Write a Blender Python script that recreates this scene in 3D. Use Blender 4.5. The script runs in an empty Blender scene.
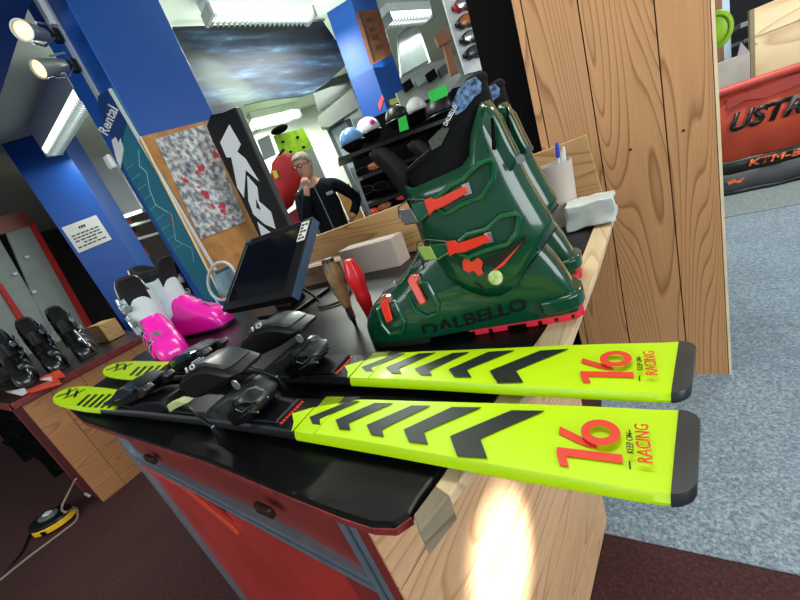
import bpy, bmesh, math, random
from mathutils import Vector, Matrix, noise
random.seed(7)
R = math.radians
COL = bpy.context.scene.collection
SC = bpy.context.scene
# ------------------------------------------------------------------ camera
F = 355.0; H = 1.185
_d = Vector((775-400, 1290-300, F)).normalized()          # world "down" seen in the camera frame (x right, y down, z forward)
_fw = (Vector((0, 0, 1)) - _d*_d.z).normalized()
_rt = _d.cross(_fw)
_c, _s = math.cos(R(35)), math.sin(R(35))
def cam2world(v):
    a, b, z = v.dot(_rt), v.dot(_fw), -v.dot(_d)
    return Vector((_c*a-_s*b, _s*a+_c*b, z))
O = Vector((0, 0, H))
cam_d = bpy.data.cameras.new('camera'); cam = bpy.data.objects.new('camera', cam_d); COL.objects.link(cam)
cx, cy, cz = cam2world(Vector((1, 0, 0))), cam2world(Vector((0, -1, 0))), cam2world(Vector((0, 0, -1)))
m = Matrix((cx, cy, cz)).transposed().to_4x4(); m.translation = O
cam.matrix_world = m
cam_d.sensor_width = 36; cam_d.lens = F/800*36; cam_d.clip_start = 0.02; cam_d.clip_end = 100
SC.camera = cam
# ------------------------------------------------------------------ world, exposure, main lights
SC.view_settings.view_transform = 'Standard'; SC.view_settings.look = 'None'
SC.view_settings.gamma = 1; SC.view_settings.exposure = 0.0
w = bpy.data.worlds.new('daylight'); SC.world = w; w.use_nodes = True
w.node_tree.nodes['Background'].inputs[0].default_value = (0.80, 0.90, 1.0, 1)
w.node_tree.nodes['Background'].inputs[1].default_value = 0.42
def area(name, loc, target, size, energy, color=(1, 1, 1), sy=None):
    l = bpy.data.lights.new(name, 'AREA'); l.energy = energy; l.color = color
    l.shape = 'RECTANGLE'; l.size = size; l.size_y = sy or size
    o = bpy.data.objects.new(name, l); COL.objects.link(o); o.location = loc
    o.rotation_euler = (Vector(target)-Vector(loc)).to_track_quat('-Z', 'Y').to_euler(); return o
area('window_daylight', (3.6, -0.6, 1.9), (-0.2, 1.0, 0.8), 2.6, 120, (0.92, 0.96, 1.0), 2.0)
area('shopfront_daylight', (-1.6, -3.2, 2.1), (-1.5, 1.5, 0.9), 3.2, 62, (0.93, 0.96, 1.0), 1.2)
area('ceiling_light_front', (-0.2, 1.0, 2.75), (-0.2, 1.0, 0), 1.5, 26, (1, 0.97, 0.9), 0.5)
area('right_fill_light', (1.3, 3.7, 2.75), (1.3, 3.9, 0), 1.2, 55, (1, 0.98, 0.94), 0.4)  # fill added to brighten the crate and right background, no fixture
def spot(name, loc, target, energy, ang, blend, color=(1, 1, 1), rad=0.02):
    l = bpy.data.lights.new(name, 'SPOT'); l.energy = energy; l.color = color
    l.spot_size = R(ang); l.spot_blend = blend; l.shadow_soft_size = rad
    o = bpy.data.objects.new(name, l); COL.objects.link(o); o.location = loc
    o.rotation_euler = (Vector(target)-Vector(loc)).to_track_quat('-Z', 'Y').to_euler(); return o
# ------------------------------------------------------------------ rays through the photograph, onto real planes
def ray(px, py): return cam2world(Vector((px-400, py-300, F)))
def PZ(px, py, z): r = ray(px, py); return O + r*((z-H)/r.z)
def PX(px, py, x): r = ray(px, py); return O + r*(x/r.x)
def PY(px, py, y): r = ray(px, py); return O + r*(y/r.y)
def PD(px, py, D): r = ray(px, py); return O + r*(D/math.hypot(r.x, r.y))
def plane(p0, heading):
    a = R(heading); n = Vector((math.cos(a), -math.sin(a), 0)); k = (Vector((p0[0], p0[1], 0))-Vector((0, 0, 0))).dot(n)
    def f(px, py, off=0.0):      # off > 0: towards the camera
        r = ray(px, py); kk = k - (off if k > 0 else -off)
        return O + r*(kk/r.dot(n))
    f.n = n if k < 0 else -n     # normal facing the camera
    return f
def lin(c): return c/12.92 if c <= 0.04045 else ((c+0.055)/1.055)**2.4
def rgb(h): h = h.lstrip('#'); return tuple(lin(int(h[i:i+2], 16)/255) for i in (0, 2, 4)) + (1,)
# ------------------------------------------------------------------ materials
MATS = {}
def mat(name, col, rough=0.5, metal=0.0, emit=0.0, var=0.08, vscale=8.0, bump=0.0, coat=0.0, col2=None, spec=0.5, alpha=1.0, bscale=None, detail=3):
    if name in MATS: return MATS[name]
    m = bpy.data.materials.new(name); m.use_nodes = True; MATS[name] = m
    nt = m.node_tree; b = nt.nodes['Principled BSDF']
    c = rgb(col)
    tc = nt.nodes.new('ShaderNodeTexCoord'); nz = nt.nodes.new('ShaderNodeTexNoise'); nz.inputs['Scale'].default_value = vscale
    nz.inputs['Detail'].default_value = detail
    nt.links.new(tc.outputs['Object'], nz.inputs['Vector'])
    rp = nt.nodes.new('ShaderNodeValToRGB'); rp.color_ramp.elements[0].position = .35; rp.color_ramp.elements[1].position = .65
    if col2: a0, a1 = c, rgb(col2)
    else: a0 = tuple(x*(1-var) for x in c[:3])+(1,); a1 = tuple(min(1, x*(1+var)) for x in c[:3])+(1,)
    rp.color_ramp.elements[0].color = a0; rp.color_ramp.elements[1].color = a1
    nt.links.new(nz.outputs['Fac'], rp.inputs[0]); nt.links.new(rp.outputs[0], b.inputs['Base Color'])
    b.inputs['Roughness'].default_value = rough; b.inputs['Metallic'].default_value = metal
    b.inputs['Coat Weight'].default_value = coat; b.inputs['Coat Roughness'].default_value = .06
    b.inputs['Specular IOR Level'].default_value = spec
    b.inputs['Alpha'].default_value = alpha
    if emit: b.inputs['Emission Color'].default_value = c; b.inputs['Emission Strength'].default_value = emit
    if bump:
        bp = nt.nodes.new('ShaderNodeBump'); bp.inputs['Strength'].default_value = bump; bp.inputs['Distance'].default_value = .01
        if bscale:
            n2 = nt.nodes.new('ShaderNodeTexNoise'); n2.inputs['Scale'].default_value = bscale; nt.links.new(tc.outputs['Object'], n2.inputs['Vector'])
            nt.links.new(n2.outputs['Fac'], bp.inputs['Height'])
        else: nt.links.new(nz.outputs['Fac'], bp.inputs['Height'])
        nt.links.new(bp.outputs[0], b.inputs['Normal'])
    return m
def wood(name, light, dark, along='z', rings=9.0, rough=0.55, across=5.0, lengthwise=0.55, knots=True, mixk=0.8):
    """contour-line grain: a stretched noise field cut into rings; every board gets its own offset"""
    m = bpy.data.materials.new(name); m.use_nodes = True; MATS[name] = m
    nt = m.node_tree; L = nt.links; N = nt.nodes.new; b = nt.nodes['Principled BSDF']; b.inputs['Roughness'].default_value = rough
    tc = N('ShaderNodeTexCoord'); mp = N('ShaderNodeMapping'); geo = N('ShaderNodeNewGeometry')
    sc = {'x': (lengthwise, across, across), 'y': (across, lengthwise, across), 'z': (across, across, lengthwise)}[along]
    mp.inputs['Scale'].default_value = sc
    L.new(tc.outputs['Object'], mp.inputs[0])
    mu = N('ShaderNodeMath'); mu.operation = 'MULTIPLY'; mu.inputs[1].default_value = 37.0; L.new(geo.outputs['Random Per Island'], mu.inputs[0])
    nz = N('ShaderNodeTexNoise'); nz.noise_dimensions = '4D'; nz.inputs['Scale'].default_value = 1.0; nz.inputs['Detail'].default_value = 1.2; nz.inputs['Roughness'].default_value = .35
    L.new(mp.outputs[0], nz.inputs['Vector']); L.new(mu.outputs[0], nz.inputs['W'])
    m1 = N('ShaderNodeMath'); m1.operation = 'MULTIPLY'; m1.inputs[1].default_value = rings*2.2; L.new(nz.outputs['Fac'], m1.inputs[0])
    fr = N('ShaderNodeMath'); fr.operation = 'FRACT'; L.new(m1.outputs[0], fr.inputs[0])
    rp = N('ShaderNodeValToRGB'); e = rp.color_ramp.elements
    e[0].position = 0.0; e[0].color = rgb(light); e[1].position = 1.0; e[1].color = rgb(light)
    q = e.new(.70); q.color = tuple(a*.85+b_*.15 for a, b_ in zip(rgb(light), rgb(dark))); q = e.new(.90); q.color = tuple(a*(1-mixk)+b_*mixk for a, b_ in zip(rgb(light), rgb(dark)))
    L.new(fr.outputs[0], rp.inputs[0])
    # fine fibres
    mp2 = N('ShaderNodeMapping'); mp2.inputs['Scale'].default_value = tuple(4 if abs(s-lengthwise) < 1e-6 else 160 for s in sc); L.new(tc.outputs['Object'], mp2.inputs[0])
    n2 = N('ShaderNodeTexNoise'); n2.inputs['Scale'].default_value = 1; L.new(mp2.outputs[0], n2.inputs['Vector'])
    mr = N('ShaderNodeMapRange'); mr.inputs[3].default_value = .84; mr.inputs[4].default_value = 1.12; L.new(n2.outputs['Fac'], mr.inputs[0])
    isl = N('ShaderNodeMapRange'); isl.inputs[3].default_value = .93; isl.inputs[4].default_value = 1.08; L.new(geo.outputs['Random Per Island'], isl.inputs[0])
    mm = N('ShaderNodeMath'); mm.operation = 'MULTIPLY'; L.new(mr.outputs[0], mm.inputs[0]); L.new(isl.outputs[0], mm.inputs[1])
    mx = N('ShaderNodeVectorMath'); mx.operation = 'SCALE'; L.new(rp.outputs[0], mx.inputs[0]); L.new(mm.outputs[0], mx.inputs['Scale'])
    out = mx.outputs[0]
    if knots:
        vo = N('ShaderNodeTexVoronoi'); mp3 = N('ShaderNodeMapping'); mp3.inputs['Scale'].default_value = tuple(2.2 if abs(s-lengthwise) < 1e-6 else 4.5 for s in sc); L.new(tc.outputs['Object'], mp3.inputs[0]); L.new(mp3.outputs[0], vo.inputs['Vector']); vo.inputs['Scale'].default_value = 1
        k = N('ShaderNodeMapRange'); k.inputs[1].default_value = .035; k.inputs[2].default_value = .06; k.inputs[3].default_value = .45; k.inputs[4].default_value = 1.0; L.new(vo.outputs['Distance'], k.inputs[0])
        mk = N('ShaderNodeVectorMath'); mk.operation = 'SCALE'; L.new(out, mk.inputs[0]); L.new(k.outputs[0], mk.inputs['Scale']); out = mk.outputs[0]
    L.new(out, b.inputs['Base Color'])
    return m
def speckle(name, cols, scale=90, rough=0.95, bump=.4):
    m = bpy.data.materials.new(name); m.use_nodes = True; MATS[name] = m
    nt = m.node_tree; L = nt.links; N = nt.nodes.new; b = nt.nodes['Principled BSDF']; b.inputs['Roughness'].default_value = rough
    tc = N('ShaderNodeTexCoord'); nz = N('ShaderNodeTexNoise'); nz.inputs['Scale'].default_value = scale; nz.inputs['Detail'].default_value = 4; nz.inputs['Roughness'].default_value = .8
    L.new(tc.outputs['Object'], nz.inputs['Vector']); rp = N('ShaderNodeValToRGB'); e = rp.color_ramp.elements
    e[0].position = .36; e[0].color = rgb(cols[0]); e[1].position = .66; e[1].color = rgb(cols[-1])
    if len(cols) > 2: q = e.new(.5); q.color = rgb(cols[1])
    n3 = N('ShaderNodeTexNoise'); n3.inputs['Scale'].default_value = 3; L.new(tc.outputs['Object'], n3.inputs['Vector'])
    mr = N('ShaderNodeMapRange'); mr.inputs[3].default_value = .8; mr.inputs[4].default_value = 1.2; L.new(n3.outputs['Fac'], mr.inputs[0])
    sc = N('ShaderNodeVectorMath'); sc.operation = 'SCALE'; L.new(nz.outputs['Fac'], rp.inputs[0]); L.new(rp.outputs[0], sc.inputs[0]); L.new(mr.outputs[0], sc.inputs['Scale'])
    L.new(sc.outputs[0], b.inputs['Base Color'])
    bp = N('ShaderNodeBump'); bp.inputs['Strength'].default_value = bump; bp.inputs['Distance'].default_value = .004; L.new(nz.outputs['Fac'], bp.inputs['Height']); L.new(bp.outputs[0], b.inputs['Normal'])
    return m
M_PINE = wood('pine_warm', '#C09060', '#88592F', 'z', 24, .5, 4.6, .40, True, .85)
M_PINEH = wood('pine_counter_end', '#D9B086', '#A8794E', 'y', 9, .5, 6.0, .45, False, .7)
M_PINE_L = wood('pine_left_counter', '#B98353', '#7A4A28', 'y', 14, .5, 5.0, .5, True, .55)
M_PLY = wood('pine_board_x', '#C39A66', '#8E6538', 'x', 10, .6, 7.0, .5, False, .8)
M_CRATE = wood('crate_wood', '#EBD8AE', '#B08F5C', 'x', 5, .7, 2.2, .5, True, .6)
M_GREYWOOD = wood('weathered_wood', '#8A7E68', '#4E4436', 'y', 8, .8, 9.0, 1.0, False, .7)
M_OSB = mat('pinboard_wood', '#C08B4E', .6, var=.12, vscale=14, col2='#A9743C')
M_EDGE = mat('pale_edge', '#E6D3AC', .5)
M_BLUE = mat('blue_paint', '#0A4CA0', .42, var=.03, vscale=2)
M_BLUED = mat('navy_panel', '#123A72', .4)
M_TEAL = mat('teal_print', '#1E7288', .4, vscale=5, var=.1)
M_BLACK = mat('black_laminate', '#0A0B0C', .34, var=.25, vscale=14, bump=.03, bscale=120, spec=.22)
M_BLK = mat('black_plastic', '#0C0D0F', .4, var=.2, spec=.35)
M_BLKM = mat('black_matte', '#050506', .9, var=.2, spec=.15)
M_DKG = mat('dark_grey_plastic', '#3A3E40', .35, var=.12)
M_SMOKE = mat('smoky_plastic', '#343837', .28, var=.45, vscale=45, coat=.2)
M_GLASSBLK = mat('screen_black', '#0A0C0D', .12)
M_CHROME = mat('chrome', '#C9CCCE', .22, 1.0)
M_ALU = mat('aluminium', '#9DB4C4', .35, .75, vscale=30, var=.06)
M_ALUD = mat('aluminium_slot', '#39454E', .5, .4)
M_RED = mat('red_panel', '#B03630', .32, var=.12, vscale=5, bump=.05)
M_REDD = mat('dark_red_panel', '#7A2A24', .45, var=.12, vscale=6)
M_REDTRIM = mat('red_edge_strip', '#7A2827', .5, var=.35, vscale=60)
M_GREEN = mat('green_shell', '#08442C', .2, var=.05, vscale=3, coat=.6, spec=.35)
M_GREENF = mat('green_buckle', '#0C5A38', .22, coat=.6)
M_ORANGE = mat('orange_red_lever', '#F0381C', .3, var=.04)
M_SOLE = mat('red_sole', '#D92338', .5, var=.05)
M_NEON = mat('neon_yellow', '#C2EE00', .35, var=.015, vscale=3, coat=.1, spec=.35)
M_SKIB = mat('ski_black', '#17181A', .25, coat=.4, vscale=40, var=.2)
M_CHEV = mat('chevron_black', '#15201E', .35, vscale=300, var=.3)
M_CAP = mat('tail_cap_grey', '#20282B', .35, var=.25, vscale=40)
M_REDINK = mat('red_ink', '#E8402A', .35, var=.02)
M_INK = mat('black_ink', '#0E120F', .4)
M_WHITE = mat('white_plastic', '#DDE3E4', .35, var=.03)
M_WHITEB = mat('white_boot', '#D5E2E6', .25, coat=.5, var=.03)
M_PINK = mat('pink_shell', '#F51FB4', .22, coat=.6, var=.03)
M_CARD = mat('kraft_card', '#A98F76', .8, var=.05)
M_CARDW = mat('pale_card', '#B9AAA0', .7, var=.04)
M_PAPER = mat('paper', '#DCDCD6', .8, var=.03)
M_CEIL = mat('ceiling_paint', '#CFDDCB', .9, var=.02)
M_WALLW = mat('wall_white', '#D3DBD2', .85, var=.03, vscale=2)
M_WALLD = mat('wall_dark', '#2A2524', .9, var=.2, vscale=2)
M_TUBE = mat('tube_light', '#F4FFF4', .4, emit=2.6)
M_LAMPB = mat('lamp_bulb', '#FFDFA0', .4, emit=1.6)
M_SILV = mat('silver_lamp', '#8E9597', .3, .55)
M_GREYP = mat('grey_panel', '#87908E', .55, var=.06)
M_NAVY = mat('navy_jacket', '#0A0E17', .85, var=.2, spec=.2)
M_SKIN = mat('skin', '#C08E72', .55, var=.06)
M_HAIR = mat('grey_hair', '#857A6C', .8, var=.25, vscale=60)
M_LIME = mat('lime_plastic', '#96C81C', .4, var=.2, vscale=12)
M_REDF = mat('red_fabric', '#B3161C', .6, var=.15, vscale=6)
M_CAB = mat('lacquered_oak', '#A8793F', .5, var=.2, vscale=7)
M_GREENT = mat('green_tag', '#35E65A', .6); M_REDT = mat('red_tag', '#FF4B4B', .6); M_YELT = mat('yellow_tag', '#D6DA58', .6)
M_MAROON = speckle('maroon_carpet', ['#2C1618', '#40201F', '#57302F'], 110)
M_GREY = speckle('grey_carpet', ['#56697A', '#7F919F', '#B0BCC4'], 110)
# ------------------------------------------------------------------ mesh helpers
def meta(o, label=None, cat=None, group=None, kind=None):
    if label: o['label'] = label
    if cat: o['category'] = cat
    if group: o['group'] = group
    if kind: o['kind'] = kind
    return o
def finish(name, bm, m, parent=None, smooth=False, bevel=0.0, loc=None, sub=0, solid=0.0, sharp=40, segs=2):
    bmesh.ops.recalc_face_normals(bm, faces=bm.faces)
    me = bpy.data.meshes.new(name); bm.to_mesh(me); bm.free()
    ms = m if isinstance(m, (list, tuple)) else [m]
    for q in ms: me.materials.append(q)
    if smooth:
        for p in me.polygons: p.use_smooth = True
        try: me.set_sharp_from_angle(angle=R(sharp))
        except Exception: pass
    o = bpy.data.objects.new(name, me); COL.objects.link(o)
    if parent: o.parent = parent
    if loc: o.location = loc
    if solid: md = o.modifiers.new('solid', 'SOLIDIFY'); md.thickness = solid; md.offset = -1
    if bevel: md = o.modifiers.new('bevel', 'BEVEL'); md.width = bevel; md.segments = segs; md.limit_method = 'ANGLE'; md.angle_limit = R(35)
    if sub: md = o.modifiers.new('sub', 'SUBSURF'); md.levels = sub; md.render_levels = sub
    return o
def empty(name, loc=(0, 0, 0), rz=0.0):
    o = bpy.data.objects.new(name, None); COL.objects.link(o); o.location = loc; o.rotation_euler = (0, 0, rz); return o
def thing(name, label, cat, loc=(0, 0, 0), rz=0.0, group=None): return meta(empty(name, loc, rz), label, cat, group)
def struct(o): o['kind'] = 'structure'; return o
def B(): return bmesh.new()
def box(bm, x0, x1, y0, y1, z0, z1, M=None, mi=0):
    vs = [bm.verts.new(Vector(p) if M is None else M @ Vector(p)) for p in ((x0, y0, z0), (x1, y0, z0), (x1, y1, z0), (x0, y1, z0), (x0, y0, z1), (x1, y0, z1), (x1, y1, z1), (x0, y1, z1))]
    for f in ((3, 2, 1, 0), (4, 5, 6, 7), (0, 1, 5, 4), (1, 2, 6, 5), (2, 3, 7, 6), (3, 0, 4, 7)):
        bm.faces.new([vs[i] for i in f]).material_index = mi
    return bm
def hexa(bm, p, mi=0):            # eight corners: bottom four then top four
    vs = [bm.verts.new(Vector(q)) for q in p]
    for f in ((3, 2, 1, 0), (4, 5, 6, 7), (0, 1, 5, 4), (1, 2, 6, 5), (2, 3, 7, 6), (3, 0, 4, 7)):
        bm.faces.new([vs[i] for i in f]).material_index = mi
    return bm
def prism(bm, pts, ext, mi=0):    # polygon extruded along ext
    ext = Vector(ext); a = [bm.verts.new(Vector(p)) for p in pts]; b = [bm.verts.new(Vector(p)+ext) for p in pts]
    n = len(pts)
    bm.faces.new(a).material_index = mi; bm.faces.new(b[::-1]).material_index = mi
    for i in range(n): bm.faces.new((a[i], b[i], b[(i+1) % n], a[(i+1) % n])).material_index = mi
    return bm
def tube(bm, pts, r, n=8, cap=True, mi=0):
    pts = [Vector(p) for p in pts]; rings = []
    rr = r if isinstance(r, (list, tuple)) else [r]*len(pts)
    up = None
    for i, p in enumerate(pts):
        t = (pts[min(i+1, len(pts)-1)]-pts[max(i-1, 0)]).normalized()
        if up is None: up = t.orthogonal().normalized()
        up = (up - t*up.dot(t)).normalized(); s = t.cross(up)
        rings.append([bm.verts.new(p+(up*math.cos(2*math.pi*k/n)+s*math.sin(2*math.pi*k/n))*rr[i]) for k in range(n)])
    for a, b in zip(rings, rings[1:]):
        for k in range(n): bm.faces.new((a[k], a[(k+1) % n], b[(k+1) % n], b[k])).material_index = mi
    if cap:
        bm.faces.new(rings[0][::-1]).material_index = mi; bm.faces.new(rings[-1]).material_index = mi
    return bm
def loft(bm, rings, cap=True, closed=True, mi=0):
    R_ = [[bm.verts.new(Vector(p)) for p in r] for r in rings]
    n = len(R_[0])
    for a, b in zip(R_, R_[1:]):
        for k in range(n if closed else n-1): bm.faces.new((a[k], a[(k+1) % n], b[(k+1) % n], b[k])).material_index = mi
    if cap and closed: bm.faces.new(R_[0][::-1]).material_index = mi; bm.faces.new(R_[-1]).material_index = mi
    return bm
def lathe(bm, prof, M=Matrix(), n=20, mi=0):   # profile (r, z)
    loft(bm, [[M @ Vector((r*math.cos(2*math.pi*k/n), r*math.sin(2*math.pi*k/n), z)) for k in range(n)] for r, z in prof], mi=mi); return bm
def ball(bm, c, rx, ry=None, rz=None, M=None, n=14, mi=0):
    ry = ry or rx; rz = rz or rx; rings = []
    for i in range(1, n//2+2):
        a = math.pi*(i)/(n//2+2)
        rings.append([(M or Matrix()) @ Vector((rx*math.sin(a)*math.cos(2*math.pi*k/n), ry*math.sin(a)*math.sin(2*math.pi*k/n), rz*math.cos(a))) + Vector(c) for k in range(n)])
    return loft(bm, rings, mi=mi)
def interp(x, tab):
    if x <= tab[0][0]: return tab[0][1]
    for (a, u), (b, v) in zip(tab, tab[1:]):
        if x <= b: t = (x-a)/(b-a); return u+(v-u)*t
    return tab[-1][1]
def sinterp(x, tab):
    if x <= tab[0][0]: return tab[0][1]
    for (a, u), (b, v) in zip(tab, tab[1:]):
        if x <= b: t = (x-a)/(b-a); t = t*t*(3-2*t); return u+(v-u)*t
    return tab[-1][1]
def frame_at(o, x, y, z=(0, 0, 1)):
    """matrix whose columns are x axis, y axis, z axis and origin o"""
    x = Vector(x).normalized(); y = Vector(y); zz = x.cross(y).normalized(); y = zz.cross(x)
    mm = Matrix((x, y, zz)).transposed().to_4x4(); mm.translation = Vector(o); return mm
_dg = None
def text_bm(s, bold=0.0, res=3):
    """flat lettering in a unit box: width 1, height 1"""
    cu = bpy.data.curves.new('t', 'FONT'); cu.body = s; cu.size = 1; cu.offset = bold; cu.resolution_u = res; cu.extrude = 0
    o = bpy.data.objects.new('t', cu); COL.objects.link(o)
    dg = bpy.context.evaluated_depsgraph_get(); dg.update()
    me = bpy.data.meshes.new_from_object(o.evaluated_get(dg)); bm = B(); bm.from_mesh(me)
    bpy.data.objects.remove(o); bpy.data.curves.remove(cu); bpy.data.meshes.remove(me)
    xs = [v.co.x for v in bm.verts]; ys = [v.co.y for v in bm.verts]
    if not xs: return bm
    x0, x1, y0, y1 = min(xs), max(xs), min(ys), max(ys)
    for v in bm.verts: v.co.x = (v.co.x-x0)/(x1-x0); v.co.y = (v.co.y-y0)/(y1-y0)
    return bm
def text_on(name, s, p00, p10, p01, n, m, parent=None, bold=0.0, thick=0.0006):
    """lettering spread over the parallelogram p00 (bottom left), p10 (bottom right), p01 (top left); n points out of the surface"""
    bm = text_bm(s, bold); p00, p10, p01, n = Vector(p00), Vector(p10), Vector(p01), Vector(n).normalized()
    for v in bm.verts: v.co = p00+(p10-p00)*v.co.x+(p01-p00)*v.co.y+n*thick
    g = bmesh.ops.extrude_face_region(bm, geom=list(bm.faces))
    for v in [q for q in g['geom'] if isinstance(q, bmesh.types.BMVert)]: v.co -= n*thick*.9
    return finish(name, bm, m, parent)
def copy_tree(o, parent=None):
    cp = o.copy(); COL.objects.link(cp); cp.parent = parent
    for ch in list(o.children): copy_tree(ch, cp)
    return cp
def curve_obj(name, pts, r, m, parent=None, res=6):
    # smooth tube along Catmull-Rom points
    P = [Vector(p) for p in pts]; Q = []
    for i in range(len(P)-1):
        a, b, c_, d = P[max(i-1, 0)], P[i], P[i+1], P[min(i+2, len(P)-1)]
        for k in range(res):
            t = k/res; Q.append(.5*((2*b)+(c_-a)*t+(2*a-5*b+4*c_-d)*t*t+(3*b-a-3*c_+d)*t**3))
    Q.append(P[-1])
    return finish(name, tube(B(), Q, r, 8), m, parent, smooth=True)

# ================================================================== SETTING
bm = B(); bm.faces.new([bm.verts.new(p) for p in ((-16, -4, 0), (5, -4, 0), (5, 12, 0), (-16, 12, 0))])
fl = struct(finish('floor', bm, M_MAROON))
gx0 = -0.165
bm = prism(B(), [(gx0, .80, 0.0), (2.6, .77, 0.0), (2.6, 3.605, 0), (gx0, 3.615, 0)], (0, 0, .004))
meta(finish('carpet', bm, M_GREY), 'blue-grey speckled carpet on the floor beside the tall wooden cabinet, nearer sheet', 'carpet', 'grey carpet sheets')
bm = prism(B(), [(gx0, 3.63, 0), (3.6, 3.617, 0), (3.6, 5.9, 0), (gx0, 5.9, 0)], (0, 0, .004))
meta(finish('carpet', bm, mat('grey_carpet_far', '#7F8D8E', .95, vscale=60, var=.2)), 'grey-green carpet sheet beyond the dark seam, under the orange banner', 'carpet', 'grey carpet sheets')
bm = B(); box(bm, -16, 4, -4, 12, 2.8, 2.9); struct(finish('ceiling', bm, M_CEIL))
# back walls
wb = plane(PD(330, 150, 7.4), 52)
def wallpoly(name, pl, pxs, z0, z1, m, th=.1):
    P = [pl(px, 150) for px in pxs]; a, b = P; n = pl.n
    bm = B(); hexa(bm, [(a.x, a.y, z0), (b.x, b.y, z0), (b.x-n.x*th, b.y-n.y*th, z0), (a.x-n.x*th, a.y-n.y*th, z0), (a.x, a.y, z1), (b.x, b.y, z1), (b.x-n.x*th, b.y-n.y*th, z1), (a.x-n.x*th, a.y-n.y*th, z1)])
    return finish(name, bm, m)
struct(wallpoly('wall_back', wb, (245, 560), 0, 2.8, M_WALLW))
struct(finish('wall_left', box(B(), -11.6, -11.5, -3, 9, 0, 2.8), M_WALLD))
struct(finish('wall_far', box(B(), -11.5, 6, 10.2, 10.3, 0, 2.8), M_WALLD))
struct(finish('wall_right', box(B(), -0.9, 4.5, 6.0, 6.1, 0, 2.8), mat('wall_night', '#11151B', .8)))

def tube_lamp(name, px0, py0, px1, py1, z, wd, label, strength=None, drop=.07):
    a, b = PZ(px0, py0, z), PZ(px1, py1, z); d = (b-a).normalized(); s = Vector((-d.y, d.x, 0))
    t = thing(name, label, 'lamp', ((a+b)/2)[:], math.atan2(d.y, d.x), 'fluorescent ceiling lamps'); L = (b-a).length/2
    bm = B(); box(bm, -L, L, -wd/2, wd/2, 0, 2.8-z); finish('housing', bm, M_WHITE, t)
    bm = B(); loft(bm, [[(x, wd/2*.96*math.cos(q), -drop*abs(math.sin(q))**.7) for q in [math.pi*k/8 for k in range(9)]] for x in (-L*.985, L*.985)]); finish('diffuser', bm, M_TUBE, t)
    bm = B()
    for k in range(int(L*2/.045)):
        x = -L+.03+k*.045; box(bm, x, x+.004, -wd*.44, wd*.44, -drop-.012, -drop*.55)
    for sx in (-1, 1): box(bm, sx*L-.012, sx*L+.012, -wd/2, wd/2, -drop-.012, 0)
    finish('louvre_grid', bm, M_SILV, t)
    l = bpy.data.lights.new('lamp_light', 'AREA'); l.shape = 'RECTANGLE'; l.size = L*2; l.size_y = wd; l.energy = strength or 20; l.color = (.95, 1, .93)
    lo = bpy.data.objects.new('lamp_light', l); COL.objects.link(lo); lo.parent = t; lo.location = (0, 0, -drop-.03)
    return t
tube_lamp('ceiling_lamp', 205, 9, 308, 11, 2.72, .17, 'white fluorescent tube lamp on the ceiling, nearest above the blurred dark mural', 34)
tube_lamp('ceiling_lamp', 84, 88, 50, 148, 2.6, .14, 'louvred ceiling lamp at left, seen between the blue pillars and the two spotlights', 16)
tube_lamp('ceiling_lamp', 252, 124, 298, 113, 2.66, .22, 'distant ceiling lamp beneath the lower edge of the mural, behind the black banner box', 24)
tube_lamp('ceiling_lamp', 384, 17, 426, 14, 2.72, .2, 'ceiling lamp just right of the blue pillar with the brown wooden plaque', 30)
for (a, b, c_, d) in ((113, 219, 143, 209), (121, 227, 150, 217)):
    tube_lamp('ceiling_lamp', a, b, c_, d, 2.0, .12, '%s of two far strip lamps in the dark area left of the teal panel' % ('upper' if b < 222 else 'lower'), 3, .04)
# room fill: area lights added under the ceiling, with no lamp housings
area('rear_fill_light', (-4.2, 4.6, 2.7), (-4.2, 4.6, 0), 2.2, 92, (.96, 1, .90), 1.2)
area('ceiling_wash', (-2.6, 3.0, 2.2), (-2.6, 3.0, 3), 2.0, 42, (.95, 1, .92), 1.6)

# pillars
P1 = dict(x=-2.14, y0=1.285, y1=1.80)
bm = box(B(), -2.50, -2.14, 1.285, 1.81, 0, 2.8); struct(finish('pillar_1', bm, M_BLUE, bevel=.004))
# pillar with the notice
c3 = PD(66, 150, 5.2); h3 = R(45)
def pillar_rot(name, corner, heading, wd, dp, m):
    u = Vector((math.sin(heading), math.cos(heading), 0)); v = Vector((-math.cos(heading), math.sin(heading), 0))  # v away from camera
    p = Vector((corner.x, corner.y, 0)); q = [p, p-u*wd, p-u*wd+v*dp, p+v*dp]
    return prism(B(), q, (0, 0, 2.8)), p, u, v
pl3 = plane(c3, 45); l3 = pl3(5, 150); wd3 = math.hypot(l3.x-c3.x, l3.y-c3.y)
bm, p3, u3, v3 = pillar_rot('pillar_2', c3, h3, wd3, .42, M_BLUE); struct(finish('pillar_2', bm, M_BLUE, bevel=.004))
# corner-on pillar with wooden plaque
pc = PD(351, 0, 4.1); hl = pc; u2 = Vector((-math.sin(R(85)), -math.cos(R(85)), 0))
pl2l = plane(pc, 80); pl2r = plane(pc, 15)
a = pl2l(322, 0); b = pl2r(376, 0)
bm = prism(B(), [(pc.x, pc.y, 0), (a.x, a.y, 0), (a.x+b.x-pc.x, a.y+b.y-pc.y, 0), (b.x, b.y, 0)], (0, 0, 2.8)); struct(finish('pillar_3', bm, M_BLUE, bevel=.004))
# ceiling beam at upper left
e0, e1 = PZ(30, 0, 2.45), PZ(0, 112, 2.45)
bm = prism(B(), [(e0.x+.05, e0.y, 2.45), (e1.x-3, e1.y+.15, 2.45), (e1.x-3, e1.y-.5, 2.45), (e0.x+.05, e0.y-.5, 2.45)], (0, 0, .35)); struct(finish('beam_1', bm, M_BLUE))

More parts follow.
